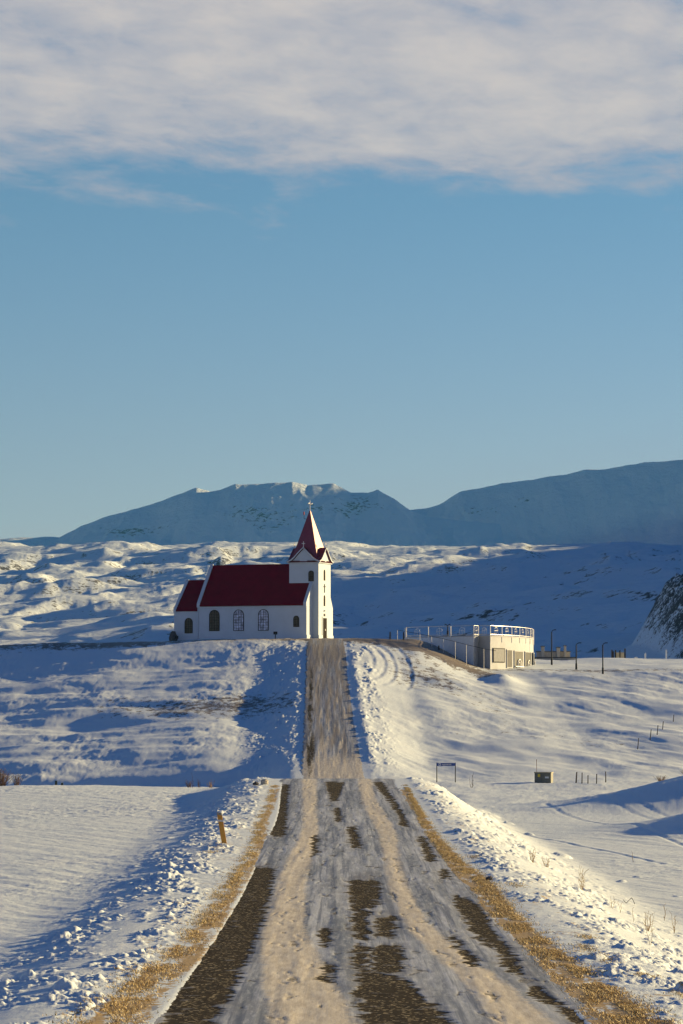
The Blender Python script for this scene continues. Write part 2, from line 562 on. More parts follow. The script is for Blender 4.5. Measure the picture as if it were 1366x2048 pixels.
class MB:
    def __init__(s):
        s.v = []; s.f = []

    def add(s, vs, fs):
        k = len(s.v)
        s.v += [tuple(p) for p in vs]
        s.f += [tuple(i + k for i in f) for f in fs]
        return s

    def box(s, x0, x1, y0, y1, z0, z1):
        vs = [(x, y, z) for z in (z0, z1) for y in (y0, y1) for x in (x0, x1)]
        return s.add(vs, [(0, 2, 3, 1), (4, 5, 7, 6), (0, 1, 5, 4), (2, 6, 7, 3), (0, 4, 6, 2), (1, 3, 7, 5)])

    def prism(s, poly, o, a, n, d0, d1, up=(0, 0, 1)):
        """poly in (a, up) plane at o, extruded along n from d0 to d1"""
        o = Vector(o); a = Vector(a); n = Vector(n); up = Vector(up)
        k = len(poly)
        vs = [o + a * p[0] + up * p[1] + n * d for d in (d0, d1) for p in poly]
        fs = [tuple(range(k)), tuple(range(2 * k - 1, k - 1, -1))]
        fs += [(i, i + k, (i + 1) % k + k, (i + 1) % k) for i in range(k)]
        return s.add(vs, fs)

    def ring(s, outer, inner, o, a, n, d0, d1, up=(0, 0, 1)):
        o = Vector(o); a = Vector(a); n = Vector(n); up = Vector(up)
        k = len(outer)
        vs = [o + a * p[0] + up * p[1] + n * d for d in (d0, d1) for pl in (outer, inner) for p in pl]
        fs = []
        for i in range(k):
            j = (i + 1) % k
            fs += [(i, j, k + j, k + i), (2 * k + i, 3 * k + i, 3 * k + j, 2 * k + j),
                   (i, 2 * k + i, 2 * k + j, j), (k + i, k + j, 3 * k + j, 3 * k + i)]
        return s.add(vs, fs)

    def tube(s, p0, p1, r0, r1=None, n=8):
        r1 = r0 if r1 is None else r1
        p0 = Vector(p0); p1 = Vector(p1)
        d = (p1 - p0).normalized()
        a = d.orthogonal().normalized(); b = d.cross(a)
        vs = []
        for p, r in ((p0, r0), (p1, r1)):
            vs += [p + (a * math.cos(6.2832 * i / n) + b * math.sin(6.2832 * i / n)) * r for i in range(n)]
        fs = [(i, (i + 1) % n, n + (i + 1) % n, n + i) for i in range(n)]
        fs += [tuple(range(n - 1, -1, -1)), tuple(range(n, 2 * n))]
        return s.add(vs, fs)

    def path(s, pts, r, n=6):
        for a, b in zip(pts[:-1], pts[1:]):
            s.tube(a, b, r, n=n)
        return s

    def build(s, name, m, parent=None, smooth=False, bevel=0.0):
        me = bpy.data.meshes.new(name)
        me.from_pydata(s.v, [], s.f)
        me.update()
        import bmesh
        bm = bmesh.new(); bm.from_mesh(me)
        bmesh.ops.recalc_face_normals(bm, faces=bm.faces)
        bm.to_mesh(me); bm.free()
        if smooth:
            me.polygons.foreach_set('use_smooth', [True] * len(me.polygons))
        me.materials.append(m)
        o = bpy.data.objects.new(name, me)
        link(o, parent)
        if bevel:
            md = o.modifiers.new('bevel', 'BEVEL')
            md.width = bevel; md.segments = 2; md.limit_method = 'ANGLE'
        return o


# ------------------------------------------------------------------ ground
def fan_u(core, ncore, outer, nout):
    a = np.linspace(-core, core, ncore)
    g = np.geomspace(core, outer, nout + 1)[1:]
    # let the step grow smoothly outside the core
    return np.concatenate([-g[::-1], a, g])


def span_mask(x, y, bands, feather=0.10, fy=1.2):
    out = np.zeros_like(x)
    for pts in bands:
        Yp = [p[0] for p in pts]; A = [p[1] for p in pts]; B = [p[2] for p in pts]
        a = np.interp(y, Yp, A); b = np.interp(y, Yp, B)
        f = feather
        wv = ss(-f, f, x - a) * ss(-f, f, b - x) * ss(Yp[0] - fy, Yp[0] + fy * 0.3, y) * (1 - ss(Yp[-1] - fy * 0.3, Yp[-1] + fy, y))
        out = np.maximum(out, wv)
    return out


GOLD = [[(20, -3.9, -2.95), (41.2, -3.73, -2.91), (48.6, -3.63, -2.9), (54.1, -3.45, -2.73), (63.4, -3.17, -2.68), (72.7, -3.14, -2.7), (83.4, -3.06, -2.67), (98.0, -3.02, -2.65), (120.2, -3.39, -3.06), (135.0, -3.36, -3.08), (150, -3.5, -3.25)],
        [(20, 3.8, 4.6), (41.2, 3.78, 4.5), (50.1, 3.70, 4.24), (58.1, 3.55, 4.04), (68.0, 3.39, 3.93), (78.8, 3.37, 3.95), (90.1, 3.11, 3.62), (108.1, 3.04, 3.44), (126.8, 3.13, 3.38), (145.0, 3.1, 3.28)]]


def heath_mask(x, y):
    h = np.zeros_like(x)
    # along the brow of the hill on both sides
    brow = gauss(y, 0, 343.5, 0, 3.6, 1)
    h += 0.80 * brow * ss(-14, -22, x) + 0.55 * brow * (1 - ss(-14, -22, x))
    h += 0.30 * gauss(x, y, 8, 334, 4, 6) + 0.75 * ss(2, 7, x) * (1 - ss(17, 21, x)) * gauss(y - 342 + (x - 6) * 0.9, 0, 0, 0, 3.2, 1)
    h += 0.55 * gauss(x, y, 6, 343, 6, 4)
    # broken band half way up the left flank
    h += 0.50 * gauss(y + 0.25 * x, 0, 295, 0, 5.5, 1) * ss(-31, -22, x) * (1 - ss(-5, -2, x))
    h += 0.36 * gauss(x, y, -14, 291, 7, 6) + 0.30 * gauss(x, y, -25, 341, 3, 3)
    h += 0.33 * gauss(x, y, -9, 303, 3, 3)
    # right flank, thin spots
    h += 0.50 * gauss(x, y, 15.5, 300, 3.0, 10) + 0.50 * gauss(x, y, 10, 318, 3.0, 8) + 0.35 * gauss(x, y, 24, 278, 5, 7)
    h += 0.30 * gauss(x, y, 5.5, 318, 3.0, 9) + 0.25 * gauss(x, y, 14, 280, 5, 5)
    h += 0.52 * gauss(y, 0, 436, 0, 4, 1) * ss(24, 30, x) + 0.3 * gauss(x, y, 36, 380, 10, 12)
    h += 0.35 * gauss(x, y, 30, 330, 10, 10)
    # tops of the dunes at the right
    h += 0.62 * gauss(x, y, 25.5, 188, 3.5, 2.5)
    h += 0.22 * gauss(x, y, -6.5, 178, 1.6, 2)
    return h


def build_ground():
    us = fan_u(0.135, 860, 1.6, 90)
    ys = [-70.0]
    while ys[-1] < 760:
        y = ys[-1]
        if y < 34:
            st = 2.0 if y < 20 else 0.8
        else:
            st = max(0.075, y * 0.00155)
            if 165 < y < 238:
                st = 0.9
            if y > 352:
                st = 1.0 if y < 440 else 4.0
        ys.append(y + st)
    ys = np.array(ys)
    U, Yg = np.meshgrid(us, ys)
    X = U * (np.maximum(Yg, 0) + 8) * 1.0
    X = np.where(Yg < 34, U * 42, X)
    Z = ground_z(X, Yg)
    straw = 0.72 * span_mask(X, Yg, [[(p[0], p[1] + 0.12, p[2] + 0.2) for p in GOLD[0]], [(p[0], p[1] - 0.30, p[2]) for p in GOLD[1]]], 0.16)
    straw = np.where(X > 0, straw * 1.45, straw * 1.05)
    straw = straw * (0.95 + 1.0 * fbm(X / 0.28, Yg / 2.4, 4, 13, 0.6))
    c = road_c(Yg); hw = road_hw(Yg)
    dl = (c - hw) - X; dr = X - (c + hw)
    near = 1 - ss(150, 175, Yg)
    straw = np.maximum(straw, 0.36 * near * ss(0.1, 0.5, dr) * (1 - ss(1.5, 2.9, dr)) * ss(-0.2, 0.3, fbm(X / 0.8, Yg / 2.5, 2, 7)))
    straw = np.maximum(straw, 0.36 * near * ss(-0.1, 0.2, dl) * (1 - ss(0.9, 1.9, dl)) * ss(-0.2, 0.3, fbm(X / 0.8, Yg / 2.5, 2, 9)))
    # gravelly sweep in front of the church
    yard = gauss(Yg, 0, 345.0, 0, 3.4, 1) * ss(-30, -12, X) * (1 - ss(6, 9, X))
    straw = np.maximum(straw, 0.62 * yard)
    heath = heath_mask(X, Yg)
    o = grid_mesh('snow_ground', X, Yg, Z, snow_material(), {'straw': straw, 'heath': heath})
    tag(o, kind='structure')


ASPH = [[(107.0, -2.53, -1.98), (130.3, -3.0, -2.37), (135.0, -2.88, -2.39), (150.3, -3.0, -2.61)],
        [(20, -2.3, -1.8), (39.8, -2.41, -1.78), (43.2, -2.54, -1.77), (47.6, -2.65, -1.7), (53.0, -2.7, -1.71), (59.9, -2.78, -1.65), (62.6, -2.8, -1.68), (71.7, -2.91, -1.71), (83.4, -2.66, -1.85), (86.5, -2.64, -1.95)],
        [(69.7, 0.2, 0.8), (74.6, 0.17, 0.99), (79.9, 0.16, 0.96)],
        [(59.9, 0.23, 0.55), (69.7, 0.26, 0.62)],
        [(60.7, 0.66, 1.03), (66.1, 0.69, 1.2)],
        [(51.7, 0.19, 0.5), (57.6, 0.19, 0.57)],
        [(51.9, 0.58, 1.12), (57.6, 0.62, 1.17)],
        [(20, 0.4, 1.3), (38.5, 0.49, 1.49), (42.5, 0.3, 1.5), (44.9, 0.22, 1.42), (48.6, 0.23, 1.11), (51.3, 0.23, 0.7)],
        [(93.4, -0.92, -0.72), (107.0, -1.07, -0.85)],
        [(58.1, -0.42, -0.2), (62.3, -0.44, -0.2)],
        [(49.6, -0.33, -0.14), (53.1, -0.38, -0.14)],
        [(98.7, 0.31, 0.64), (113.0, 0.19, 0.55)],
        [(135.0, -0.52, -0.16), (153.5, -0.84, 0.18)],
        [(118.0, -0.28, 0.0), (128.7, -0.34, -0.04)],
        [(90.4, 2.55, 2.85), (105.6, 2.65, 2.98)],
        [(81.0, 2.7, 2.96), (85.2, 2.76, 3.03)],
        [(55.4, 2.92, 3.2), (62.6, 2.84, 3.15), (68.9, 2.61, 3.24), (73.6, 2.7, 3.03)],
        [(58.1, 2.70, 2.97), (65.2, 2.65, 2.9)],
        [(52.9, 2.2, 2.42), (60.2, 2.14, 2.32)],
        [(45.3, 3.0, 3.34), (47.9, 2.89, 3.17)],
        [(41.1, 3.25, 3.55), (44.0, 3.15, 3.43)],
        [(113.8, 2.28, 2.55), (126.8, 2.26, 2.55), (153.5, 1.59, 2.1)],
        [(51.2, 2.85, 3.09), (55.4, 2.8, 3.2)]]
SAND = [[(20, -0.9, 0.5), (41.2, -0.95, 0.22), (49.6, -1.27, -0.15), (62.6, -1.62, -0.81), (82.2, -1.69, -0.97), (96.3, -1.57, -0.88), (104.6, -1.45, -0.89), (113.8, -1.44, -0.89), (135.0, -1.73, -1.15), (158, -2.05, -1.32)],
        [(20, 2.2, 3.1), (41.2, 2.18, 2.93), (48.6, 2.04, 2.7), (56.3, 1.68, 2.2), (64.0, 1.37, 1.84), (78.8, 1.23, 1.69), (96.3, 1.32, 1.83), (109.2, 1.37, 1.95), (118.0, 1.22, 1.91), (135.0, 0.92, 1.55), (158, 0.86, 1.53)]]


def build_road():
    ys = [-60.0]
    while ys[-1] < 351:
        y = ys[-1]
        st = 2.0 if y < 30 else max(0.08, y * 0.0017)
        if 165 < y < 236:
            st = 1.0
        ys.append(y + st)
    ys = np.array(ys)
    ts = np.linspace(-1, 1, 210)
    T, Yg = np.meshgrid(ts, ys)
    hw = road_hw(Yg) + 0.22
    X = road_c(Yg) + T * hw
    X = X + (np.abs(T) ** 8) * np.sign(T) * (1 + 0.9 * (Yg > 200)) * (0.16 * pn(Yg / 1.7 + 9 * np.sign(T), 0 * Yg, 7) + 0.16 * pn(Yg / 0.45 + 9 * np.sign(T), 0 * Yg, 8))
    Z = road_z(Yg) + 0.008 - 0.03 * T ** 8
    jx = 0.10 * pn(X / 1.5, Yg / 0.9, 61) + 0.11 * pn(X / 0.8, Yg / 0.35, 62) + 0.07 * pn(X / 0.3, Yg / 0.16, 64)
    jy = 1.1 * pn(X / 0.30, Yg / 3.0, 63) + 0.5 * pn(X / 0.09, Yg / 1.5, 65)
    asp = span_mask(X + jx * 1.5, Yg + jy, ASPH, 0.13, 1.5)
    asp = asp * (1.0 + 0.75 * fbm(X / 0.5, Yg / 0.6, 3, 66))
    asp = np.maximum(asp, 0.50 * ss(0.28, 0.5, fbm(X / 0.35, Yg / 2.2, 4, 67, 0.6)) * (1 - ss(150, 170, Yg)))
    asp = np.clip(asp, 0, 1)
    worn = span_mask(X + jx, Yg + jy * 2, ASPH, 0.50, 7.0) * (1 - 0.75 * span_mask(X, Yg, SAND, 0.2, 4))
    sand = span_mask(X, Yg, SAND, 0.25, 4) * (0.8 + 0.5 * pn(X * 3, Yg / 3, 4))
    near = 1 - ss(160, 175, Yg)
    hill = ss(236, 246, Yg)
    # bare left wheel edge of the climb
    e = X - (road_c(Yg) - hw)
    asp_h = hill * (0.95 * gauss(e, 0, 0.55, 0, 0.28, 1) * (0.75 + 0.5 * pn(X * 0, Yg / 14, 3)) * ss(345, 305, Yg) * (0.8 + 0.6 * fbm(X / 0.3, Yg / 5.0, 3, 5)) + 0.35 * gauss(e, 0, 0.95, 0, 0.2, 1) * gauss(Yg, 0, 262, 0, 12, 1)
                    + 0.45 * gauss(e, 0, 4.9, 0, 0.25, 1) * ss(290, 330, Yg))
    dirt = hill * (0.42 + 0.7 * fbm(X / 0.5, Yg / 14.0, 3, 88) + 0.35 * ss(260, 330, Yg) + 0.25 * gauss(X, Yg, -0.6, 268, 0.5, 12) - 0.5 * ss(262, 244, Yg))
    dirt = dirt + near * 0.10
    sand = np.maximum(sand, hill * ss(268, 243, Yg) * 0.8)
    snowy = ss(-0.25, 0.35, fbm(X * 1.6, Yg / 16, 3, 77)) * 0.009
    sand = np.maximum(sand, hill * 0.8 * ss(0.12, 0.38, fbm(X * 1.9, Yg / 18, 4, 78)))
    Z = Z + snowy * (1 - asp) + 0.006 * fbm(X * 3, Yg * 0.6, 3, 15) - 0.010 * asp
    Z = Z + 0.012 * hill * fbm(X * 1.7, Yg / 12, 3, 25)
    # the sheet dives under the snow at both edges
    Z = Z - 0.03 * ss(0.985, 1.0, np.abs(T))
    Z[-1] -= 0.1
    o = grid_mesh('road', X, Yg, Z, road_material(), {'asphalt': np.maximum(asp, asp_h), 'sand': sand, 'dirt': dirt, 'worn': worn})
    tag(o, kind='structure')


def build_grass():
    rng = np.random.default_rng(5)
    P = []
    for k, band in enumerate(GOLD):
        n = 70000 if k == 0 else 100000
        # more blades where the verge is near
        y = 38 + (150 - 38) * rng.random(n) ** 1.5
        Yp = [p[0] for p in band]
        a = np.interp(y, Yp, [p[1] for p in band]); b = np.interp(y, Yp, [p[2] for p in band])
        t = rng.normal(0.5, 0.36, n)
        x = a + (b - a) * t
        dens = ss(-0.35, 0.1, fbm(x / 0.6, y / 2.2, 3, 7 + k))
        keep = (rng.random(n) < dens * (0.85 if k else 0.6))
        P.append(np.stack([x[keep], y[keep]], 1))
    # stray tufts in the snow of the right shoulder
    for (cx_, cy_, s_) in [(4.6, 57, .12), (4.75, 54, .16), (5.1, 50.5, .12), (5.35, 47, .14), (5.6, 44.5, .12), (5.9, 42, .15), (4.5, 78, .15), (4.1, 92, .12), (-4.0, 98, .18), (-4.1, 95, .15), (4.9, 60, .1)]:
        q = rng.normal(0, 1, (320, 2)) * (s_, s_ * 4) + (cx_, cy_)
        P.append(q)
    P = np.concatenate(P)
    n = len(P)
    z = ground_z(P[:, 0], P[:, 1]) - 0.01
    h = rng.uniform(0.015, 0.055, n); wd = rng.uniform(0.005, 0.009, n)
    a = rng.random(n) * 6.283
    lean = rng.normal(0, 0.75, (n, 2)) * h[:, None]
    lean[:, 0] -= h * 0.35
    base = np.concatenate([P, z[:, None]], 1)
    off = np.stack([np.cos(a) * wd, np.sin(a) * wd, 0 * a], 1)
    mid = base + np.concatenate([lean * 0.4, (h * 0.6)[:, None]], 1)
    tip = base + np.concatenate([lean, h[:, None]], 1)
    V = np.stack([base - off, base + off, mid + off * 0.8, mid - off * 0.8, tip], 1).reshape(-1, 3)
    k = np.arange(n)[:, None] * 5
    F = np.concatenate([k + 0, k + 1, k + 2, k + 0, k + 2, k + 3, k + 3, k + 2, k + 4], 1).reshape(-1, 3)
    me = bpy.data.meshes.new('verge_grass')
    me.vertices.add(len(V)); me.vertices.foreach_set('co', V.ravel().astype(np.float32))
    me.loops.add(F.size); me.loops.foreach_set('vertex_index', F.ravel().astype(np.int32))
    me.polygons.add(len(F))
    me.polygons.foreach_set('loop_start', np.arange(0, F.size, 3, dtype=np.int32))
    me.polygons.foreach_set('loop_total', np.full(len(F), 3, dtype=np.int32))
    me.update()
    at = me.attributes.new('shade', 'FLOAT', 'POINT')
    at.data.foreach_set('value', np.repeat(rng.random(n), 5).astype(np.float32))
    me.materials.append(grass_material())
    o = bpy.data.objects.new('verge_grass', me)
    link(o)
    tag(o, 'golden dry grass along both edges of the icy road', 'grass', kind='stuff')


# ------------------------------------------------------------------ distant land
def lava_z(x, y):
    base = LAVA(y)
    a = np.clip(y, 500, 3600)
    s = a / 2600.0
    n1 = fbm(x / 310.0 + 0.3, y / 420.0, 3, 201)
    w1 = fbm((x - 110 * n1) / 310.0 + 0.3, y / 420.0, 4, 201)
    n2 = fbm(x / 95.0, y / 130.0, 3, 211, 0.5)
    w2 = fbm((x - 34 * n2) / 95.0, y / 130.0, 4, 211, 0.45)
    w3 = fbm((x - 10 * n2) / 30.0, y / 42.0, 4, 216, 0.55)
    rdg = 1 - np.abs(fbm(x / 150.0, y / 200.0, 4, 221, 0.5)) * 2.2
    calm = 1 - 0.55 * ss(2500, 3400, y)
    swell = 0.055 * np.minimum(x, 0) * ss(700, 900, y) * (1 - ss(2300, 3000, y)) + 0.10 * np.clip(x - 5, 0, 150) * ss(700, 900, y) * (1 - ss(1500, 2500, y))
    z = base + swell + (12.0 + 17.0 * ss(1500, 3200, y)) * w1 * 0.62 * calm
    z = z + (6.0 + 6.5 * s) * w2 * calm + ((0.7 + 0.8 * s) * w3 + (0.6 + 0.6 * s) * (0.4 - np.abs(w3))) * calm + (3.0 + 2.0 * s) * (rdg - 0.6) * ss(-0.25, 0.3, fbm(x / 500.0, y / 600.0, 2, 231)) * calm
    return z


LAVA = curve([(400, -9), (520, -7), (700, 6), (900, 16), (1400, 42), (2000, 82), (2600, 122), (3200, 160), (3700, 189), (4200, 205), (5200, 215), (7200, 226), (12000, 230)])


def build_lava():
    us = fan_u(0.16, 760, 2.2, 70)
    ys = [430.0]
    while ys[-1] < 9000:
        y = ys[-1]
        ys.append(y + (y * 0.0042 if y < 4200 else y * 0.03))
    ys = np.array(ys)
    U, Yg = np.meshgrid(us, ys)
    X = U * Yg
    Z = lava_z(X, Yg)
    # keep the strip behind the village low
    Z = Z - 4 * (1 - ss(430, 700, Yg))
    gx = np.gradient(Z, axis=1) / np.gradient(X, axis=1)
    gy = np.gradient(Z, axis=0) / np.gradient(Yg, axis=0)
    sl = np.hypot(gx, gy)
    rock = 0.08 + 0.60 * ss(0.14, 0.40, sl) + 0.25 * fbm(X / 240, Yg / 240, 3, 241)
    o = grid_mesh('lava_field', X, Yg, Z, hill_material('lava_snow', (0.10, 0.085, 0.075), (0.035, 0.032, 0.032), 0.07, 0.64, bumpd=2.2), {'rock': rock})
    tag(o, kind='structure')


def build_mountain(name, sky_pts, Yr, depth, seed, rockmask, foot=215):
    """sky_pts: photo column, photo row of the skyline; Yr ridge distance"""
    X1 = [(p[0] - 683) / FPX * Yr for p in sky_pts]
    Z1 = [(HY - p[1]) / FPX * Yr for p in sky_pts]
    x = np.linspace(X1[0], X1[-1], 900)
    ridge = np.interp(x, X1, Z1)
    t = np.concatenate([np.linspace(0, 1, 210), np.linspace(1, 1.9, 60)[1:]])
    Xg, T = np.meshgrid(x, t)
    Yg = Yr - depth + T * depth + 90 * fbm(Xg / 600.0, T * 0 + seed, 3, seed) * (T < 1.0) * (1 - T)
    kern = np.hanning(61); kern /= kern.sum()
    soft = np.convolve(np.pad(ridge, 30, 'edge'), kern, 'valid')
    rz = soft[None, :] + (ridge - soft)[None, :] * np.clip(T, 0, 1) ** 5
    rz = rz + 5.0 * fbm(Xg / 130.0, T * 0 + 2.0, 4, seed + 21) * np.clip(T, 0, 1) ** 3
    up = np.where(T < 1, 0.80 * T + 0.20 * ss(0, 1, T), 1 - (T - 1) * 0.35)
    rz2 = rz - foot
    Z = foot - 14 + (rz2 + 14) * up
    body = np.clip(np.sin(np.clip(T, 0, 1) * math.pi), 0, 1) ** 0.7
    gully = 1 - np.abs(fbm(Xg / 230.0, Yg / 900.0, 5, seed + 3, 0.55)) * 2.4
    Z = Z + body * np.clip(rz2 / 260.0, 0.1, 1.2) * (17 * gully - 8 + 12 * fbm(Xg / 500.0, Yg / 500.0, 4, seed + 7))
    Z = Z + 3.0 * fbm(Xg / 60.0, Yg / 60.0, 3, seed + 11) * np.clip(T, 0, 1) * 0.6
    rock = rockmask(Xg / Yr * FPX + 683, HY - Z / Yg * FPX)
    o = grid_mesh(name, Xg, Yg, Z, MATS.get('mtn') or MATS.setdefault('mtn', hill_material('mountain_snow', (0.13, 0.125, 0.13), (0.05, 0.05, 0.055), 0.020, 0.40, bumpd=20.0, vs=0.40)), {'rock': rock})
    tag(o, kind='structure')


def rock_left(px, p):
    r = -0.02 + 0 * px
    r = r + 0.62 * np.exp(-((px - 275) / 85.0) ** 2 - ((p - 1062) / 13.0) ** 2)
    r = r + 0.42 * np.exp(-((px - 530) / 110.0) ** 2 - ((p - 1030) / 32.0) ** 2)
    r = r + 0.38 * np.exp(-((px - 720) / 85.0) ** 2 - ((p - 1010) / 26.0) ** 2)
    return r


def rock_right(px, p):
    r = -0.06 + 0 * px
    r = r + 0.45 * np.exp(-((px - 965) / 45.0) ** 2 - ((p - 1020) / 12.0) ** 2)
    r = r + 0.40 * np.exp(-((px - 1045) / 25.0) ** 2 - ((p - 1000) / 14.0) ** 2)
    return r


def build_cliff():
    """steep rocky knoll whose left corner reaches into the frame"""
    X, Yg = np.meshgrid(np.linspace(60, 260, 420), np.linspace(690, 960, 300))
    edge = 79 + 0.09 * (Yg - 800) + 5 * fbm(X * 0, Yg / 40.0, 4, 301) + 12 * ((Yg - 800) / 100.0) ** 2
    d = X - edge
    rise = np.where(d < 0, 0.0, np.minimum(d * 1.7, 15 + (d - 9) * 0.42))
    rise = np.minimum(rise, 40.0)
    ends = ss(692, 760, Yg) * (1 - ss(860, 955, Yg)) * (1 - ss(190, 255, X))
    talus = np.clip(7 + 0.5 * d, 0, 7)
    base = LAVA(Yg) - 3
    Z = base + (rise + talus) * ends + ss(0, 14, d) * ends * (4 * fbm(X / 18.0, Yg / 26.0, 5, 311, 0.6) + 3.0 * np.abs(fbm(X / 4.5, Yg / 7.0, 4, 321, 0.6)))
    rock = 0.28 + 0.48 * ss(-1, 5, d) + 0.1 * fbm(X / 20.0, Yg / 20.0, 3, 331)
    o = grid_mesh('cliff', X, Yg, Z, hill_material('cliff_rock', (0.06, 0.057, 0.06), (0.022, 0.022, 0.026), 0.25, 0.56, bumpd=1.2), {'rock': rock})
    tag(o, kind='structure')



def build_shade_ridge():
    """unseen ridge added right of frame, shaped to shade all but the higher lava"""
    X, Yg = np.meshgrid(np.linspace(430, 1100, 160), np.linspace(880, 4300, 420))
    Yf = Yg - 0.577 * 620
    tgt = LAVA(Yf) + 14 - 34 * ss(1350, 2300, Yf) + 0.235 * 620 - 30 * ss(2500, 3100, Yf) + 26 * fbm(Yg / 150.0, Yg * 0, 4, 501) + 8 * fbm(Yg / 40.0, Yg * 0, 3, 503)
    base = LAVA(Yg) - 10
    d = np.abs(X - 620)
    prof = np.where(X < 620, ss(430, 620, X) ** 0.8, 1 - ss(620, 1100, X))
    ends = ss(885, 1120, Yg) * (1 - ss(3700, 4250, Yg))
    Z = base + (tgt - base) * prof * ends + 6 * fbm(X / 70.0, Yg / 70.0, 4, 511) * prof
    o = grid_mesh('shade_ridge', X, Yg, Z, MATS['mtn'], {'rock': 0.15 + 0 * X})
    tag(o, kind='structure')


build_ground()
build_road()
build_lava()
build_mountain('mountain', [(-900, 1120), (-300, 1092), (-100, 1082), (0, 1079), (90, 1074), (118, 1076), (160, 1052), (220, 1030), (300, 1010), (350, 992), (392, 977),
                            (420, 983), (440, 980), (470, 967), (520, 966), (585, 963), (615, 970), (668, 966), (702, 985), (735, 988), (755, 979),
                            (772, 990), (795, 1003), (825, 1024), (860, 1034), (900, 1040), (1000, 1046)], 6400, 620, 401, rock_left)
build_mountain('mountain_ridge', [(600, 1090), (700, 1050), (780, 1026), (822, 1020), (850, 1017), (880, 1008), (920, 985), (960, 975), (1000, 968), (1050, 961), (1100, 953),
                                  (1135, 949), (1170, 940), (1210, 938), (1250, 931), (1290, 925), (1320, 923), (1366, 919), (1480, 895), (1750, 800), (2100, 690), (2900, 560), (3600, 560)], 7600, 640, 431, rock_right)  # the part right of the frame is raised to shade the left mountain
build_cliff()
build_shade_ridge()
build_grass()

# ------------------------------------------------------------------ church
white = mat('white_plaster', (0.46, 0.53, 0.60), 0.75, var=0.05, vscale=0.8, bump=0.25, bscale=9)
red = mat('red_roof', (0.15, 0.004, 0.014), 0.6, spec=0.15, var=0.16, vscale=1.2, bump=0.1, bscale=5)
redm = mat('red_spire_metal', (0.20, 0.02, 0.028), 0.40, 0.2, var=0.1, vscale=2.0, coat=0.75)
redm.node_tree.nodes['Principled BSDF'].inputs['Coat Roughness'].default_value = 0.34
darkf = mat('dark_window_frame', (0.03, 0.022, 0.02), 0.85, spec=0.05)
glass = mat('window_glass', (0.085, 0.075, 0.052), 0.35, var=0.4, vscale=2.5, spec=0.2)
glassb = mat('window_glass_painted_light', (0.42, 0.47, 0.60), 0.3, var=0.7, vscale=2.4, spec=0.3)  # opaque; the bright view through the church is put into the pane colour
metal = mat('galvanised_metal', (0.50, 0.50, 0.50), 0.45, 0.7, var=0.1)
wmetal = mat('white_metal', (0.72, 0.72, 0.70), 0.45)
dark = mat('dark_painted_metal', (0.025, 0.027, 0.032), 0.7, spec=0.1)
wood = mat('weathered_wood', (0.13, 0.10, 0.075), 0.8, var=0.3, vscale=9)
stone = mat('dark_stone', (0.07, 0.062, 0.058), 0.85, var=0.3, vscale=4, bump=0.6)
pale = mat('pale_stone', (0.42, 0.38, 0.31), 0.8, var=0.2, vscale=8, bump=0.6)
concrete = mat('painted_concrete', (0.36, 0.385, 0.42), 0.8, var=0.10, vscale=1.1, bump=0.3, bscale=8)
doorm = mat('brown_door', (0.03, 0.025, 0.022), 0.9, spec=0.03)

TH = R(22)
GB = 7.15
ch = empty('church', (-4.07, 349.0, GB), -TH, 'white church with dark red roof and pointed spire on the hilltop', 'church')
W, L, LC = 7.4, 13.95, 17.1
EZ, RZ = 4.05, 8.68

gable = [(0, -0.6), (W, -0.6), (W, EZ), (W / 2, RZ), (0, EZ)]
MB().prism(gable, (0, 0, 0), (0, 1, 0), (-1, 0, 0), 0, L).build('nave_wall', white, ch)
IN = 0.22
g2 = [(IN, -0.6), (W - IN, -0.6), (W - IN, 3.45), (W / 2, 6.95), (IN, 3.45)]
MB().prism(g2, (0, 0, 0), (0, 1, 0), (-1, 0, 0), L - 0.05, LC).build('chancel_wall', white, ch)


def slope_slab(mb, x0, x1, ya, za, yb, zb, th, off):
    d = Vector((0, yb - ya, zb - za)).normalized()
    n = Vector((0, -d.z, d.y)) if d.y > 0 else Vector((0, d.z, -d.y))
    if n.z < 0:
        n = -n
    a = Vector((0, ya, za)) + n * off; b = Vector((0, yb, zb)) + n * off
    vs = [Vector((x, 0, 0)) + p + n * k for x in (x0, x1) for k in (0, th) for p in (a, b)]
    mb.add(vs, [(0, 1, 3, 2), (4, 6, 7, 5), (0, 4, 5, 1), (2, 3, 7, 6), (0, 2, 6, 4), (1, 5, 7, 3)])


def gable_roof(name, x0, x1, y0, y1, ez, rz, over, mt, parent, th=0.10):
    ym = (y0 + y1) / 2
    k = (rz - ez) / (ym - y0)
    mb = MB()
    slope_slab(mb, x0, x1, y0 - over, ez - over * k, ym, rz, th, 0.01)
    slope_slab(mb, x0, x1, y1 + over, ez - over * k, ym, rz, th, 0.01)
    mb.tube((x0, ym, rz + th * 1.2), (x1, ym, rz + th * 1.2), 0.09, n=8)
    return mb.build(name, mt, parent)


gable_roof('roof', -L + 0.36, -0.36, 0, W, EZ, RZ, 0.16, red, ch)
gable_roof('roof', -LC + 0.30, -L - 0.0, IN, W - IN, 3.45, 6.95, 0.14, red, ch)


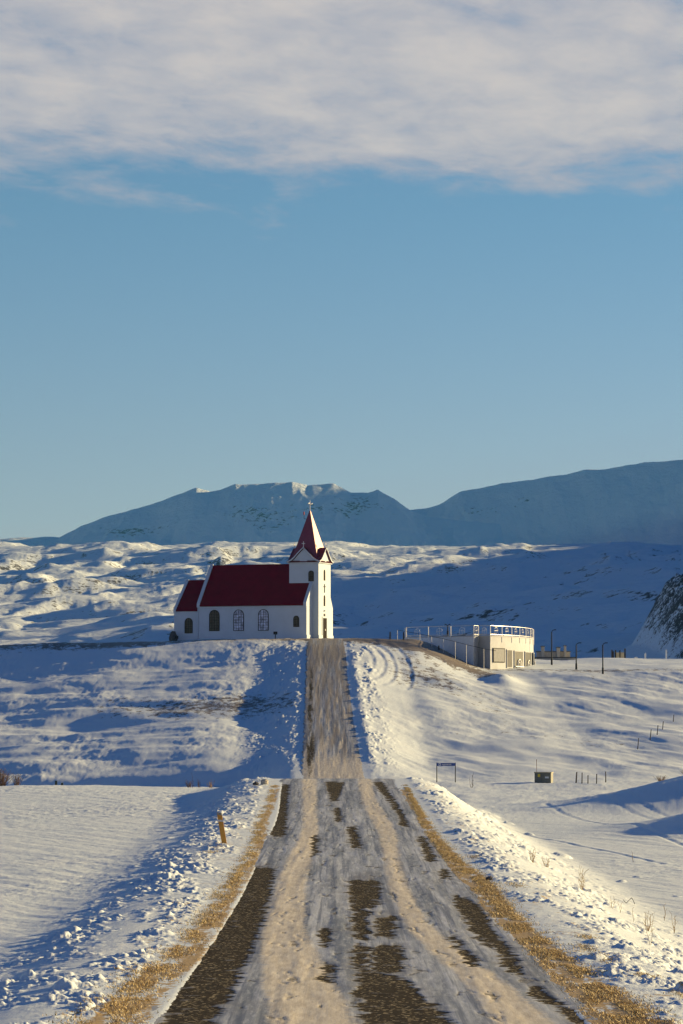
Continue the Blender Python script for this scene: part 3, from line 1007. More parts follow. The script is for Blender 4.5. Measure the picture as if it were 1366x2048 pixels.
def parapet(x0, x1, y0, y1, ez, rz, h, parent):
    ym = (y0 + y1) / 2
    mb = MB()
    k = (rz - ez) / (ym - y0)
    o_ = 0.14
    pts = [(y0 - o_, ez - o_ * k - 0.12), (ym, rz - 0.1), (y1 + o_, ez - o_ * k - 0.12), (y1 + o_, ez - o_ * k + h), (ym, rz + h), (y0 - o_, ez - o_ * k + h)]
    mb.add([(x, p[0], p[1]) for x in (x0, x1) for p in pts],
           [(0, 1, 4, 5), (1, 2, 3, 4), (6, 11, 10, 7), (7, 10, 9, 8), (0, 6, 7, 1), (1, 7, 8, 2), (2, 8, 9, 3), (3, 9, 10, 4), (4, 10, 11, 5), (5, 11, 6, 0)])
    return mb.build('gable_parapet', white, parent)


parapet(-0.36, 0.035, 0, W, EZ, RZ, 0.34, ch)
parapet(-L - 0.035, -L + 0.36, 0, W, EZ, RZ, 0.36, ch)
parapet(-LC - 0.035, -LC + 0.30, IN, W - IN, 3.45, 6.95, 0.30, ch)
# eave gutter board
MB().box(-L + 0.4, -0.4, -0.10, 0.0, EZ - 0.42, EZ - 0.28).build('gutter', white, ch)
MB().tube((-L + 0.1, -0.06, 0.0), (-L + 0.1, -0.06, EZ - 0.3), 0.05).build('downpipe', white, ch)

# tower
TX1, TW, TY = 0.75, 3.72, 1.84
TX0, TY1 = TX1 - TW, TY + TW
TC = ((TX0 + TX1) / 2, (TY + TY1) / 2)
TZ = 8.85
MB().box(TX0, TX1, TY, TY1, -0.6, TZ).build('tower_wall', white, ch)
MB().box(TX0 - 0.16, TX1 + 0.16, TY - 0.16, TY1 + 0.16, TZ - 0.02, TZ + 0.14).add([], []).build('cornice', white, ch)
# buttresses flaring at the front of the tower
for sgn, yb in ((1, TY1),):
    mb = MB()
    mb.prism([(0, -0.6), (0.72 * sgn, -0.6), (0.72 * sgn, 3.65), (0, 4.9)], (TX1 - 0.004, yb, 0), (0, 1, 0), (-1, 0, 0), 0, 1.2)
    mb.build('buttress', white, ch)
MB().box(TX1, TX1 + 0.07, TY - 0.04, TY + 1.1, -0.6, 0.42).build('plinth', white, ch)
MB().box(TX1, TX1 + 0.07, TY + 2.62, TY1 + 0.76, -0.6, 0.42).build('plinth', white, ch)
MB().box(0.0, 0.08, -0.04, TY - 0.02, -0.6, 0.42).build('plinth', white, ch)

# curved gables under the spire
gp = [(2.06, 0.10), (1.55, 0.28), (1.15, 0.60), (0.72, 1.06), (0.34, 1.45), (0.0, 1.74)]
tri = [(-a, b) for a, b in gp] + [(a, b) for a, b in gp[-2::-1]]
for i in range(4):
    an = i * math.pi / 2
    nrm = Vector((math.cos(an), math.sin(an), 0)); ax = Vector((-math.sin(an), math.cos(an), 0))
    o0 = Vector((TC[0], TC[1], TZ + 0.04))
    face = [(a * 0.93, b * 0.93) for a, b in tri]
    MB().prism([(-1.9, 0.1)] + face[1:-1] + [(1.9, 0.1)], o0, ax, nrm, 1.0, 1.93).build('gable_wall', white, ch)
    # roof skin following the curve
    mb = MB()
    inner = tri
    outer = [(a * 1.05, b + 0.10) for a, b in tri]
    k = len(tri)
    vs = [o0 + ax * p[0] + Vector((0, 0, p[1])) + nrm * d for d in (0.5, 2.10) for pl in (inner, outer) for p in pl]
    fs = []
    for j in range(k - 1):
        fs += [(j, j + 1, k + j + 1, k + j), (2 * k + j, 3 * k + j, 3 * k + j + 1, 2 * k + j + 1), (j, 2 * k + j, 2 * k + j + 1, j + 1), (k + j, k + j + 1, 3 * k + j + 1, 3 * k + j)]
    mb.add(vs, fs)
    mb.build('gable_roof', redm, ch)
    # thin white verge board
    mb = MB()
    o_in = [(a * 0.985, b - 0.03) for a, b in tri]
    vs = [o0 + ax * p[0] + Vector((0, 0, p[1])) + nrm * d for d in (2.105, 2.14) for pl in (o_in, [(a * 1.05, b + 0.09) for a, b in tri]) for p in pl]
    mb.add(vs, fs)
    mb.build('verge_board', white, ch)
    # small cross on the peak
    mb = MB()
    t0 = o0 + nrm * 2.0 + Vector((0, 0, 1.80))
    mb.tube(t0, t0 + Vector((0, 0, 0.72)), 0.035)
    mb.tube(t0 + Vector((0, 0, 0.46)) - ax * 0.22, t0 + Vector((0, 0, 0.46)) + ax * 0.22, 0.035)
    mb.add(*[(lambda c: ([c + Vector((0.07, 0, 0)), c + Vector((0, 0.07, 0)), c + Vector((-0.07, 0, 0)), c + Vector((0, -0.07, 0)), c + Vector((0, 0, 0.12)), c - Vector((0, 0, 0.1))],
            [(0, 1, 4), (1, 2, 4), (2, 3, 4), (3, 0, 4), (1, 0, 5), (2, 1, 5), (3, 2, 5), (0, 3, 5)]))(t0 + Vector((0, 0, 0.02)))][0])
    mb.build('gable_cross', wmetal, ch)
# spire: flared square pyramid
mb = MB()
prof = [(2.12, 0.10), (1.80, 0.34), (1.56, 0.80), (1.38, 1.45), (1.20, 2.10), (0.06, 6.25)]
vs = []
for a, h in prof:
    vs += [(TC[0] + sx * a, TC[1] + sy * a, TZ + h) for sx, sy in ((-1, -1), (1, -1), (1, 1), (-1, 1))]
fs = [(3, 2, 1, 0)]
for i in range(len(prof) - 1):
    for j in range(4):
        fs.append((i * 4 + j, i * 4 + (j + 1) % 4, i * 4 + 4 + (j + 1) % 4, i * 4 + 4 + j))
fs.append(tuple(range(len(vs) - 4, len(vs))))
mb.add(vs, fs)
spire = mb.build('spire', redm, ch)
TIP = TZ + 6.25
mb = MB()
mb.tube((TC[0], TC[1], TIP - 0.1), (TC[0], TC[1], TIP + 1.25), 0.045)
mb.box(TC[0] - 0.035, TC[0] + 0.035, TC[1] - 0.46, TC[1] + 0.46, TIP + 0.80, TIP + 0.92)
mb.box(TC[0] - 0.30, TC[0] + 0.30, TC[1] - 0.036, TC[1] + 0.036, TIP + 0.803, TIP + 0.917)
mb.build('spire_cross', wmetal, spire)
mb = MB()
mb.tube((TC[0] - 0.3, TC[1] - 0.1, TIP - 1.0), (TC[0] - 0.72, TC[1] - 0.1, TIP - 0.9), 0.03)
mb.tube((TC[0] - 0.72, TC[1] - 0.1, TIP - 0.9), (TC[0] - 0.72, TC[1] - 0.1, TIP - 0.45), 0.03)
mb.build('bracket', dark, spire)
MB().tube((TC[0] - 0.72, TC[1] - 0.1, TIP - 0.46), (TC[0] - 0.72, TC[1] - 0.1, TIP - 0.1), 0.085).build('obstruction_lamp', mat('red_plastic', (0.45, 0.03, 0.03), 0.4), spire)


def arch(wd, h, n=12, pointed=False):
    r = wd / 2
    pts = [(-r, 0), (-r, h - r)]
    for i in range(1, n):
        a = math.pi - math.pi * i / n
        zz_ = math.sin(a) * r
        if pointed:
            zz_ *= 1.35
        pts.append((math.cos(a) * r, h - r + zz_))
    pts += [(r, h - r), (r, 0)]
    return pts


def window(o, a, n, wd, h, cols, rows, gl, parent, name='window', frame=darkf, pointed=False, pr=0.07):
    """arched window: frame ring > pane, muntins; the plane faces n"""
    outer = arch(wd, h, pointed=pointed)
    inner = [(x * (wd - 0.12) / wd, 0.06 + z * (h - 0.12) / h) for x, z in outer]
    fr = MB().ring(outer, inner, o, a, n, -0.02, pr).build(name, frame, parent)
    MB().prism(inner, o, a, n, -0.02, pr - 0.045 if pr > 0.05 else pr - 0.008).build('pane', gl, fr)
    mb = MB()
    o = Vector(o); a = Vector(a); n = Vector(n)
    r = wd / 2
    for i in range(1, cols):
        x = -r + wd * i / cols
        top = h - r + math.sqrt(max(0, r * r - x * x)) - 0.08
        mb.prism([(x - 0.015, 0.05), (x + 0.015, 0.05), (x + 0.015, top), (x - 0.015, top)], o, a, n, -0.01, pr - 0.018 if pr > 0.05 else pr - 0.004)
    for j in range(1, rows):
        z = (h - r * 0.4) * j / rows
        hx = r - 0.06 if z < h - r else math.sqrt(max(0, r * r - (z - h + r) ** 2)) - 0.06
        mb.prism([(-hx, z - 0.015), (hx, z - 0.015), (hx, z + 0.015), (-hx, z + 0.015)], o, a, n, -0.012, pr - 0.016 if pr > 0.05 else pr - 0.002)
    mb.build('muntins', frame, fr)
    return fr


NS = (0, -1, 0); AX = (1, 0, 0)


def side_x(px):
    """distance along the long wall for a photo column (worked out once from the church's survey)"""
    k = (px - 683.0) / FPX
    # -4.07 + c x = k (349 - s x)
    return (k * 349.0 + 4.07) / (math.cos(TH) + k * math.sin(TH))


for px, gl in ((429, glass), (477.5, glassb), (527, glassb)):
    window((side_x(px), 0, 0.95), AX, NS, 1.32, 2.5, 4, 7, gl, ch)
window((side_x(592.7), 0, 1.35), AX, NS, 0.72, 1.3, 3, 4, glass, ch)
window((side_x(376), IN, 0.72), AX, NS, 1.02, 1.82, 4, 6, glass, ch)
window((side_x(611) - 0.05, TY, 6.72), AX, NS, 0.66, 1.25, 3, 4, glass, ch)
FN = (1, 0, 0); FA = (0, 1, 0)
yc = TY + TW / 2 - 0.05
window((TX1, yc, 6.85), FA, FN, 0.46, 1.2, 2, 4, mat('slit_glass', (0.03, 0.025, 0.022), 0.9, spec=0.03), ch, pointed=True, pr=0.022)
window((TX1, yc, 3.85), FA, FN, 0.46, 1.2, 2, 4, mat('slit_glass', (0.03, 0.025, 0.022), 0.9, spec=0.03), ch, pointed=True, pr=0.022)
mb = MB()
mb.box(TX1, TX1 + 0.06, yc - 0.055, yc + 0.055, 5.42, 6.42)
mb.box(TX1, TX1 + 0.062, yc - 0.24, yc + 0.24, 6.08, 6.19)
mb.build('wall_cross', dark, ch)
MB().box(TX1, TX1 + 0.04, yc - 0.22, yc + 0.22, 2.66, 2.95).build('plaque', dark, ch)
MB().box(TX1, TX1 + 0.18, yc - 0.08, yc + 0.08, 3.22, 3.38).build('wall_lamp', wmetal, ch)
dr_ = MB().box(TX1, TX1 + 0.05, yc - 0.55, yc + 0.62, 0.0, 2.42).build('door', doorm, ch)
MB().box(TX1 + 0.052, TX1 + 0.12, yc + 0.0, yc + 0.05, 0.95, 1.15).build('handle', metal, dr_)
MB().ring([(-0.74, -0.1), (-0.74, 2.62), (0.8, 2.62), (0.8, -0.1)], [(-0.57, -0.05), (-0.57, 2.44), (0.64, 2.44), (0.64, -0.05)], (TX1, yc, 0), FA, FN, -0.02, 0.055).build('door_frame', white, ch)
MB().box(TX1 + 0.02, TX1 + 0.9, yc - 0.8, yc + 0.9, -0.5, 0.07).build('door_step', concrete, ch)


def lump(name, loc, s, mt, label, cat, seed=1, group=None):
    """irregular stone"""
    import bmesh
    bm = bmesh.new()
    bmesh.ops.create_icosphere(bm, subdivisions=3, radius=1.0)
    rr = random.Random(seed)
    ph = [rr.uniform(0, 6) for _ in range(6)]
    for v in bm.verts:
        c = v.co
        k = 1 + 0.16 * math.sin(3 * c.x + ph[0]) * math.cos(2.5 * c.y + ph[1]) + 0.10 * math.sin(5 * c.z + ph[2]) + 0.07 * math.sin(9 * c.x + 7 * c.y + ph[3])
        c *= k
        c.z = max(c.z, -0.45)
        v.co = (c.x * s[0], c.y * s[1], c.z * s[2])
    me = bpy.data.meshes.new(name)
    bm.to_mesh(me); bm.free()
    me.materials.append(mt)
    o = bpy.data.objects.new(name, me)
    o.location = loc
    link(o)
    return tag(o, label, cat, group)


# standing stone left of the chancel
lump('memorial_stone', (-19.85, 354.5, gz(-19.85, 354.5) + 0.5), (0.42, 0.5, 0.85), stone, 'dark rounded standing stone at the left end of the church', 'stone', 3)


def floodlight(x, y, label, h=0.65):
    z = gz(x, y)
    e = empty('floodlight', (x, y, z), 0.2, label, 'floodlight', 'floodlights at the foot of the church wall')
    MB().tube((0, 0, -0.1), (0, 0, h - 0.1), 0.05).build('post', dark, e)
    MB().box(-0.22, 0.22, -0.09, 0.12, h - 0.12, h + 0.22).build('lamp_head', dark, e, bevel=0.02)


floodlight(-7.65, 347.6, 'small dark floodlight on a post before the church wall, between windows')
floodlight(-19.1, 347.2, 'small dark floodlight low beside the chancel corner of the church', 0.35)

# ------------------------------------------------------------------ parish hall set into the slope
HZ = 7.28
hall = empty('parish_hall', (15.1, 343.0, 3.0), 0.0, 'low white hall built into the slope with railed roof terrace', 'building')


def hl(x, y, z):
    return (x - 15.1, y - 343.0, z - 3.0)


walls = [(7.3, 352.0), (15.1, 343.0), (15.75, 345.0), (17.0, 343.2)]
curve_pts = []
x, y = 17.0, 343.2
for i in range(25):
    curve_pts.append((x, y))
    a = R(60 + 31.0 * i / 24.0)
    x += math.cos(a) * 1.02; y += math.sin(a) * 1.02
ring_pts = walls[:3] + curve_pts + [(12.0, 370.0), (7.3, 364.0)]
n = len(ring_pts)
mb = MB()
mb.add([hl(p[0], p[1], z) for z in (0.5, HZ) for p in ring_pts], [tuple(range(n - 1, -1, -1)), tuple(range(n, 2 * n))] + [(i, (i + 1) % n, n + (i + 1) % n, n + i) for i in range(n)])
mb.build('wall', concrete, hall)
# paler panel colour lightens the shaded long side towards the road
d_ = (Vector((15.1, 343.0, 0)) - Vector((7.3, 352.0, 0)))
MB().prism([(0, 0.5), (d_.length - 0.02, 0.5), (d_.length - 0.02, HZ - 0.03), (0, HZ - 0.03)], hl(7.3, 352.0, 0), d_.normalized(), Vector((d_.y, -d_.x, 0)).normalized(), 0.003, 0.04).build('pale_wall_panel', mat('lifted_shade_wall', (0.60, 0.66, 0.72), 0.8, var=0.06), hall)
# terrace edge band, slightly proud
mb = MB()
edgep = ring_pts[:len(ring_pts) - 2]
for a, b in zip(edgep[:-1], edgep[1:]):
    d = Vector((b[0] - a[0], b[1] - a[1], 0)).normalized(); nn = Vector((d.y, -d.x, 0))
    A = Vector((a[0], a[1], 0)) + nn * 0.05; B = Vector((b[0], b[1], 0)) + nn * 0.05
    vs = [hl(p.x - nn.x * k, p.y - nn.y * k, z) for z in (HZ - 0.02, HZ + 0.10) for k in (0, 0.25) for p in (A, B)]
    mb.add(vs, [(0, 1, 3, 2), (4, 6, 7, 5), (0, 4, 5, 1), (2, 3, 7, 6), (0, 2, 6, 4), (1, 5, 7, 3)])
mb.build('terrace_edge', concrete, hall)


def rail_panel(a, b, parent, last=False, post_h=1.12):
    """one railing panel between two posts, with the arched motif in its middle"""
    a = Vector(a); b = Vector(b)
    z0 = HZ + 0.1
    up = Vector((0, 0, 1))
    d = (b - a).normalized()
    nn = Vector((d.y, -d.x, 0))
    f = MB()
    P = lambda p, z: Vector(hl(p.x + nn.x * 0.02, p.y + nn.y * 0.02, z))
    f.tube(P(a, z0 + post_h), P(b, z0 + post_h), 0.032, n=6)
    f.tube(P(a, z0 + 0.12), P(b, z0 + 0.12), 0.03, n=6)
    r = f.build('railing_panel', metal, parent)
    MB().tube(P(a, z0 - 0.75), P(a, z0 + post_h), 0.055, n=6).build('post', wmetal, r)
    if last:
        MB().tube(P(b, z0 - 0.75), P(b, z0 + post_h), 0.055, n=6).build('post', wmetal, r)
    m_ = (a + b) / 2
    g = MB()
    wv = min(0.45, (b - a).length * 0.18)
    L_, R_ = m_ - d * wv, m_ + d * wv
    g.tube(P(L_, z0 + 0.12), P(L_, z0 + 0.62), 0.02, n=5)
    g.tube(P(R_, z0 + 0.12), P(R_, z0 + 0.62), 0.02, n=5)
    pts = [P(m_ - d * wv * math.cos(t), z0 + 0.62 + 0.32 * math.sin(t)) for t in np.linspace(0, math.pi, 7)]
    g.path(pts, 0.02, 5)
    g.tube(P(L_, z0 + 0.56), P(R_, z0 + 0.56), 0.02, n=5)
    g.tube(P(m_, z0 + 0.12), P(m_, z0 + 1.0), 0.022, n=5)
    g.build('arch_motif', wmetal, r)
    return r


def V2(p):
    return Vector((p[0], p[1], 0))


A0, B0 = V2(walls[0]), V2(walls[1])
fr_ = [0.04, 0.36, 0.68, 1.0]
for s0, s1 in zip(fr_[:-1], fr_[1:]):
    rail_panel(A0.lerp(B0, s0), A0.lerp(B0, s1), hall)
rail_panel(V2(walls[1]), V2(walls[2]), hall)
rail_panel(V2(walls[2]), V2(walls[3]), hall)
for i in range(0, 24, 3):
    rail_panel(V2(curve_pts[i]), V2(curve_pts[i + 3]), hall, i == 21)


def wall_window(i0, i1, z0, z1, kind, name):
    """opening on the curved wall between samples i0 and i1 (fractions allowed)"""
    def pt(s):
        k = int(min(s, 23.999)); f = s - k
        return V2(curve_pts[k]).lerp(V2(curve_pts[k + 1]), f)
    a, b = pt(i0), pt(i1)
    d = (b - a); Lw = d.length; d.normalize()
    nn = Vector((d.y, -d.x, 0))
    o = Vector(hl(a.x, a.y, 0)) + nn * (Lw * Lw / 340.0 + 0.03)
    rect = lambda m: [(m, z0 + m), (Lw - m, z0 + m), (Lw - m, z1 - m), (m, z1 - m)]
    frm = MB().ring(rect(0), rect(0.10), o, d, nn, -0.05, 0.06).build(name, concrete if kind != 'dark' else dark, hall)
    MB().prism(rect(0.10), o, d, nn, -0.05, 0.045).build('pane', {'win': mat('hall_glass', (0.07, 0.075, 0.075), 0.5, spec=0.1), 'door': mat('grey_door', (0.13, 0.13, 0.13), 0.8, spec=0.1), 'dark': mat('painted_recess_shade', (0.25, 0.26, 0.27), 0.8, spec=0.1)}[kind], frm)  # for the dark kind, frame and flat panel colours stand in for recess shade
    if kind == 'win':
        g = MB()
        cw = Lw / 2
        hw_ = Lw * 0.24
        for sc in (1.0, 0.55):
            pts = [o + d * (cw - hw_ * sc * math.cos(t)) + Vector((0, 0, z0 + (z1 - z0) * (0.28 + (0.26 * sc + 0.08) * math.sin(t)))) + nn * 0.14 for t in np.linspace(0, math.pi, 11)]
            g.path([pts[0] - Vector((0, 0, (z1 - z0) * 0.22))] + pts + [pts[-1] - Vector((0, 0, (z1 - z0) * 0.22))], 0.07 * sc, 5)
        g.tube(o + d * 0.1 + Vector((0, 0, z0 + 0.8)) + nn * 0.14, o + d * (Lw - 0.1) + Vector((0, 0, z0 + 0.8)) + nn * 0.14, 0.07, n=5)
        for k in range(1, 5):
            q = o + d * (Lw * k / 5.0) + nn * 0.13
            g.tube(q + Vector((0, 0, z0 + 0.1)), q + Vector((0, 0, z0 + 0.75)), 0.04, n=5)
        g.build('arched_grille', wmetal, frm)


def at_px(px):
    """arc sample of the curved wall seen on a surveyed bearing"""
    cols = [683.0 + FPX * p[0] / p[1] for p in curve_pts]
    return float(np.interp(px, cols, np.arange(len(cols))))


for a_, b_, z0_, z1_, kd, nm in ((985, 1008, 4.3, 5.95, 'dark', 'window'), (1012, 1023, 3.7, 5.85, 'door', 'door'), (1027, 1044, 3.1, 5.75, 'win', 'window'),
                                 (1048, 1060, 3.0, 5.72, 'win', 'window'), (1063, 1071.5, 2.9, 5.68, 'win', 'window')):
    wall_window(at_px(a_), at_px(b_), z0_, z1_, kd, nm)

# handrail running down the slope in front of the hall
hr = empty('handrail', (6.6, 341.0, 7.0), 0, 'thin metal handrail running down the slope before the hall', 'handrail')
hp = [(6.45, 346.0), (9.0, 344.5), (10.3, 343.0), (11.6, 341.6), (12.9, 340.5), (14.1, 339.2), (16.0, 337.5), (17.3, 336.2)]
hzv = [8.05, 7.55, 7.25, 6.95, 6.6, 6.25, 5.75, 5.5]
pts = [Vector((p[0] - 6.6, p[1] - 341.0, z - 7.0)) for p, z in zip(hp, hzv)]
MB().path(pts, 0.024, 6).build('rail', dark, hr)
for p, q in zip(hp[:-1], pts[:-1]):
    z0 = gz(*p) - 7.0
    MB().tube((q.x, q.y, min(z0 - 0.2, q.z - 0.3)), (q.x, q.y, q.z), 0.025, n=6).build('post', metal, hr)


def simple_post(name, x, y, h, w_, mt, label, cat, group=None, lean=(0, 0), cap=None):
    z = gz(x, y)
    e = empty(name, (x, y, z), 0.3, label, cat, group)
    top = Vector((lean[0] * h, lean[1] * h, h))
    mb = MB()
    u = Vector((w_ / 2, 0, 0)); v = Vector((0, w_ / 2, 0))
    base = Vector((0, 0, -0.25))
    tw = 0.82
    vs = [base + u * a + v * b for a, b in ((-1, -1), (1, -1), (1, 1), (-1, 1))] + [top + u * a * tw + v * b * tw for a, b in ((-1, -1), (1, -1), (1, 1), (-1, 1))]
    mb.add(vs, [(3, 2, 1, 0), (4, 5, 6, 7), (0, 1, 5, 4), (1, 2, 6, 5), (2, 3, 7, 6), (3, 0, 4, 7)])
    mb.build('shaft', mt, e, bevel=w_ * 0.12)
    return e


dwood = mat('dark_wood', (0.035, 0.025, 0.022), 0.8, var=0.3, vscale=8)
simple_post('bollard', 5.6, 346.0, 0.85, 0.16, dwood, 'dark wooden bollard standing alone on the brow left of the handrail', 'bollard', 'dark bollards near the hall')
simple_post('bollard', 7.15, 345.0, 0.85, 0.16, dwood, 'dark wooden bollard beside the white post at the top of the handrail', 'bollard', 'dark bollards near the hall')
simple_post('bollard', 11.1, 342.5, 0.5, 0.16, dwood, 'short dark bollard below the terrace on the grassy slope', 'bollard', 'dark bollards near the hall')
wp = simple_post('gate_post', 7.35, 344.6, 1.2, 0.14, wmetal, 'thin white post with a knob at the top of the handrail', 'post')
MB().box(-0.12, 0.12, -0.12, 0.12, 1.2, 1.3).build('cap', wmetal, wp, bevel=0.03)


def lamp(x, y, h, r_arm, label, two=False, group='street lamps beyond the hall', zb=None):
    z = gz(x, y) if zb is None else zb
    e = empty('street_lamp', (x, y, z), 0, label, 'street lamp', group)
    MB().tube((0, 0, -0.3), (0, 0, h - 0.25), 0.085, 0.06, 8).tube((0, 0, -0.1), (0, 0, 0.7), 0.12, 0.11, 8).build('pole', dark, e)
    arm = MB()
    dirs = [r_arm] + ([-r_arm * 1.2] if two else [])
    for k_ in dirs:
        pts = [Vector((0, 0, h - 0.3)), Vector((k_ * 0.15, 0, h - 0.1)), Vector((k_ * 0.5, 0, h - 0.02))]
        arm.path(pts, 0.045, 6)
    arm.build('arm', dark, e)
    for k_ in dirs:
        a0, a1 = sorted((k_ * 0.45, k_ * 1.0))
        MB().box(a0, a1, -0.12, 0.12, h - 0.05, h + 0.05).build('lamp_head', dark, e, bevel=0.02)


def on_ground(px, p, y0, y1, st=0.5):
    """point of the ground on a surveyed bearing (column px) whose dip matches row p"""
    best = None
    for y in np.arange(y0, y1, st):
        x = (px - 683.0) / FPX * y
        e_ = abs(HY - gz(x, y) / y * FPX - p)
        if best is None or e_ < best[0]:
            best = (e_, x, float(y))
    return best[1], best[2]


for px_, pt_, pb_, y0_, y1_, arm_, lb_ in ((1103, 1260, 1330, 335, 400, 0.55, 'tall dark street lamp closest to the right end of the hall'),
                                     (1152, 1286, 1339, 320, 385, 0.60, 'middle of the three dark street lamps right of the hall'),
                                     (1205, 1286, 1348, 310, 375, 0.55, 'dark street lamp farthest right of the three beyond the hall')):
    lx, ly = on_ground(px_, pb_, y0_, y1_)
    lamp(lx, ly, (HY - pt_) / FPX * ly - gz(lx, ly), arm_, lb_)
lamp(12.3, 347.5, 1.45, 0.30, 'dark twin-armed lamp rising behind the terrace railing', True, 'lamp behind the terrace', zb=HZ)

# ------------------------------------------------------------------ churchyard beyond: pillars, low walls
def pillar(x, y, z, h, w_, label, top=True):
    e = empty('stone_pillar', (x, y, z), 0.2, label, 'pillar', 'stone pillars right of the hall')
    MB().box(-w_ / 2, w_ / 2, -w_ / 2, w_ / 2, -1.2, h).build('shaft', pale, e, bevel=0.03)
    MB().box(-w_ / 2 - 0.06, w_ / 2 + 0.06, -w_ / 2 - 0.06, w_ / 2 + 0.06, h, h + 0.12).build('capstone', stone, e)


def PZ(p, y):
    return (HY - p) / FPX * y


YW = 445.0
def WX(px, y=YW):
    return (px - 683.0) / FPX * y


pillar(WX(1085), YW, PZ(1304, YW), 0.75, 0.42, 'pale stone pillar closest to the hall on the low wall')
pillar(WX(1116), YW, PZ(1304, YW), 0.60, 0.48, 'squat pale stone pillar in the middle of the low wall')
pillar(WX(1129.5), YW, PZ(1304, YW), 0.85, 0.30, 'slim tall pillar with dark cap at right end of the low wall')
lw = empty('low_wall', (WX(1108), YW + 0.6, PZ(1304, YW + 0.6)), 0, 'low dark boundary wall carrying the three stone pillars', 'wall')
MB().box(-2.6, 2.4, -0.2, 0.15, -1.5, -0.02).build('wall', pale, lw)
MB().box(-2.7, 2.5, -0.26, 0.21, -0.02, 0.10).build('coping', stone, lw)
lw2 = empty('low_wall', (WX(1112, 408), 408, PZ(1316, 408)), 0, 'long low wall with dark coping in front of the pillars', 'wall')
MB().box(-3.1, 2.6, -0.2, 0.15, -2.5, -0.02).build('wall', pale, lw2)
MB().box(-3.2, 2.7, -0.26, 0.21, -0.02, 0.12).build('coping', stone, lw2)
# small ruined enclosure further right
YR = 470.0
ru = empty('ruined_wall', (WX(1240, YR), YR, PZ(1312, YR)), 0.12, 'yellowish broken wall between two dark posts below the cliff', 'wall')
MB().box(-0.70, 0.58, -0.2, 0.2, -1.5, 0.55).build('wall', mat('yellow_stone', (0.50, 0.42, 0.27), 0.85, var=0.2, bump=0.5), ru, bevel=0.04)
for dx, hh_ in ((-1.35, 0.95), (-1.15, 0.7), (-0.80, 0.9), (-0.1, 0.85), (0.72, 1.15)):
    MB().box(dx - 0.09, dx + 0.09, -0.26, 0.0, -1.5, hh_).build('post', dwood, ru)
for px, p, hh_, ww, lb in ((1290, 1313, .55, .22, 'small pale grave marker below the foot of the cliff'),
                           (1332, 1309, .75, .20, 'pale grave marker highest on the snowy rise near the right edge'),
                           (1271, 1318, .30, .5, 'squat pale block on the snow right of the broken wall'),
                           (1205, 1319, .30, .35, 'low white block on the snow just right of the farthest lamp')):
    e = empty('grave_marker', (WX(px, 455), 455, PZ(p, 455)), 0.2, lb, 'marker', 'pale markers in the churchyard')
    MB().prism([(-ww / 2, -1.5), (ww / 2, -1.5), (ww / 2, hh_ * 0.8), (0, hh_), (-ww / 2, hh_ * 0.8)], (0, 0, 0), (1, 0, 0), (0, 1, 0), -0.08, 0.08).build('slab', wmetal, e)

# ------------------------------------------------------------------ place-name sign
sg = empty('road_sign', (7.62 + 0.72, 240.0, gz(8.34, 240.0)), 0, 'blue place-name sign on two posts standing in the snow', 'sign')
SH = 1.28
blue = mat('sign_blue', (0.012, 0.055, 0.26), 0.4, var=0.03)
bd = MB().box(-0.76, 0.76, -0.02, 0.02, SH, SH + 0.24).build('sign_board', blue, sg)
MB().ring([(-0.74, SH + 0.015), (0.74, SH + 0.015), (0.74, SH + 0.225), (-0.74, SH + 0.225)], [(-0.725, SH + 0.03), (0.725, SH + 0.03), (0.725, SH + 0.21), (-0.725, SH + 0.21)], (0, 0, 0), (1, 0, 0), (0, -1, 0), 0.02, 0.023).build('border', blue, bd)
wsign = mat('sign_white', (0.75, 0.75, 0.75), 0.5, var=0.02)
MB().box(-0.60, -0.42, -0.024, -0.0205, SH + 0.03, SH + 0.21).build('pictogram_field', wsign, bd)
pc = MB()
pc.prism([(-0.07, 0.055), (0.07, 0.055), (0.07, 0.09), (0.0, 0.155), (-0.07, 0.09)], (-0.51, 0, SH + 0.02), (1, 0, 0), (0, -1, 0), 0.0245, 0.027)
pc.build('pictogram', blue, bd)
fc = bpy.data.curves.new('lettering', 'FONT')
fc.body = 'Ingjaldshóll'
fc.size = 0.17
fc.extrude = 0.002
fo = bpy.data.objects.new('lettering', fc)
link(fo)
dg = bpy.context.evaluated_depsgraph_get()
me = bpy.data.meshes.new_from_object(fo.evaluated_get(dg))
bpy.data.objects.remove(fo)
lt = bpy.data.objects.new('lettering', me)
me.materials.clear(); me.materials.append(wsign)
lt.rotation_euler = (R(90), 0, 0)
lt.location = (-0.34, -0.0235, SH + 0.07)
link(lt, bd)
for sx in (-0.74, 0.74):
    zz0 = gz(8.34 + sx, 240) - gz(8.34, 240)
    MB().tube((sx, 0.045, zz0 - 0.3), (sx, 0.045, SH + 0.26), 0.034, n=8).build('post', dark, sg)

# ------------------------------------------------------------------ utility cabinet
cbx, cby = 16.25, 241.0
cb = empty('utility_cabinet', (cbx, cby, gz(cbx, cby)), R(-14), 'grey green utility cabinet half sunk in the snow with yellow label', 'cabinet')
cg = mat('cabinet_grey', (0.13, 0.135, 0.11), 0.6, var=0.2, vscale=4)
MB().box(-0.72, 0.62, -0.5, 0.5, -0.35, 0.78).build('body', cg, cb, bevel=0.03)
MB().box(-0.76, 0.66, -0.54, 0.54, 0.78, 0.85).build('lid', mat('cabinet_lid', (0.30, 0.28, 0.20), 0.6, var=0.3), cb, bevel=0.015)
MB().box(-0.70, -0.06, -0.525, -0.502, -0.05, 0.74).box(-0.03, 0.60, -0.525, -0.502, -0.05, 0.74).build('door', cg, cb)
MB().box(-0.45, -0.26, -0.531, -0.527, 0.46, 0.70).build('yellow_label', mat('yellow_label', (0.70, 0.52, 0.03), 0.5), cb)
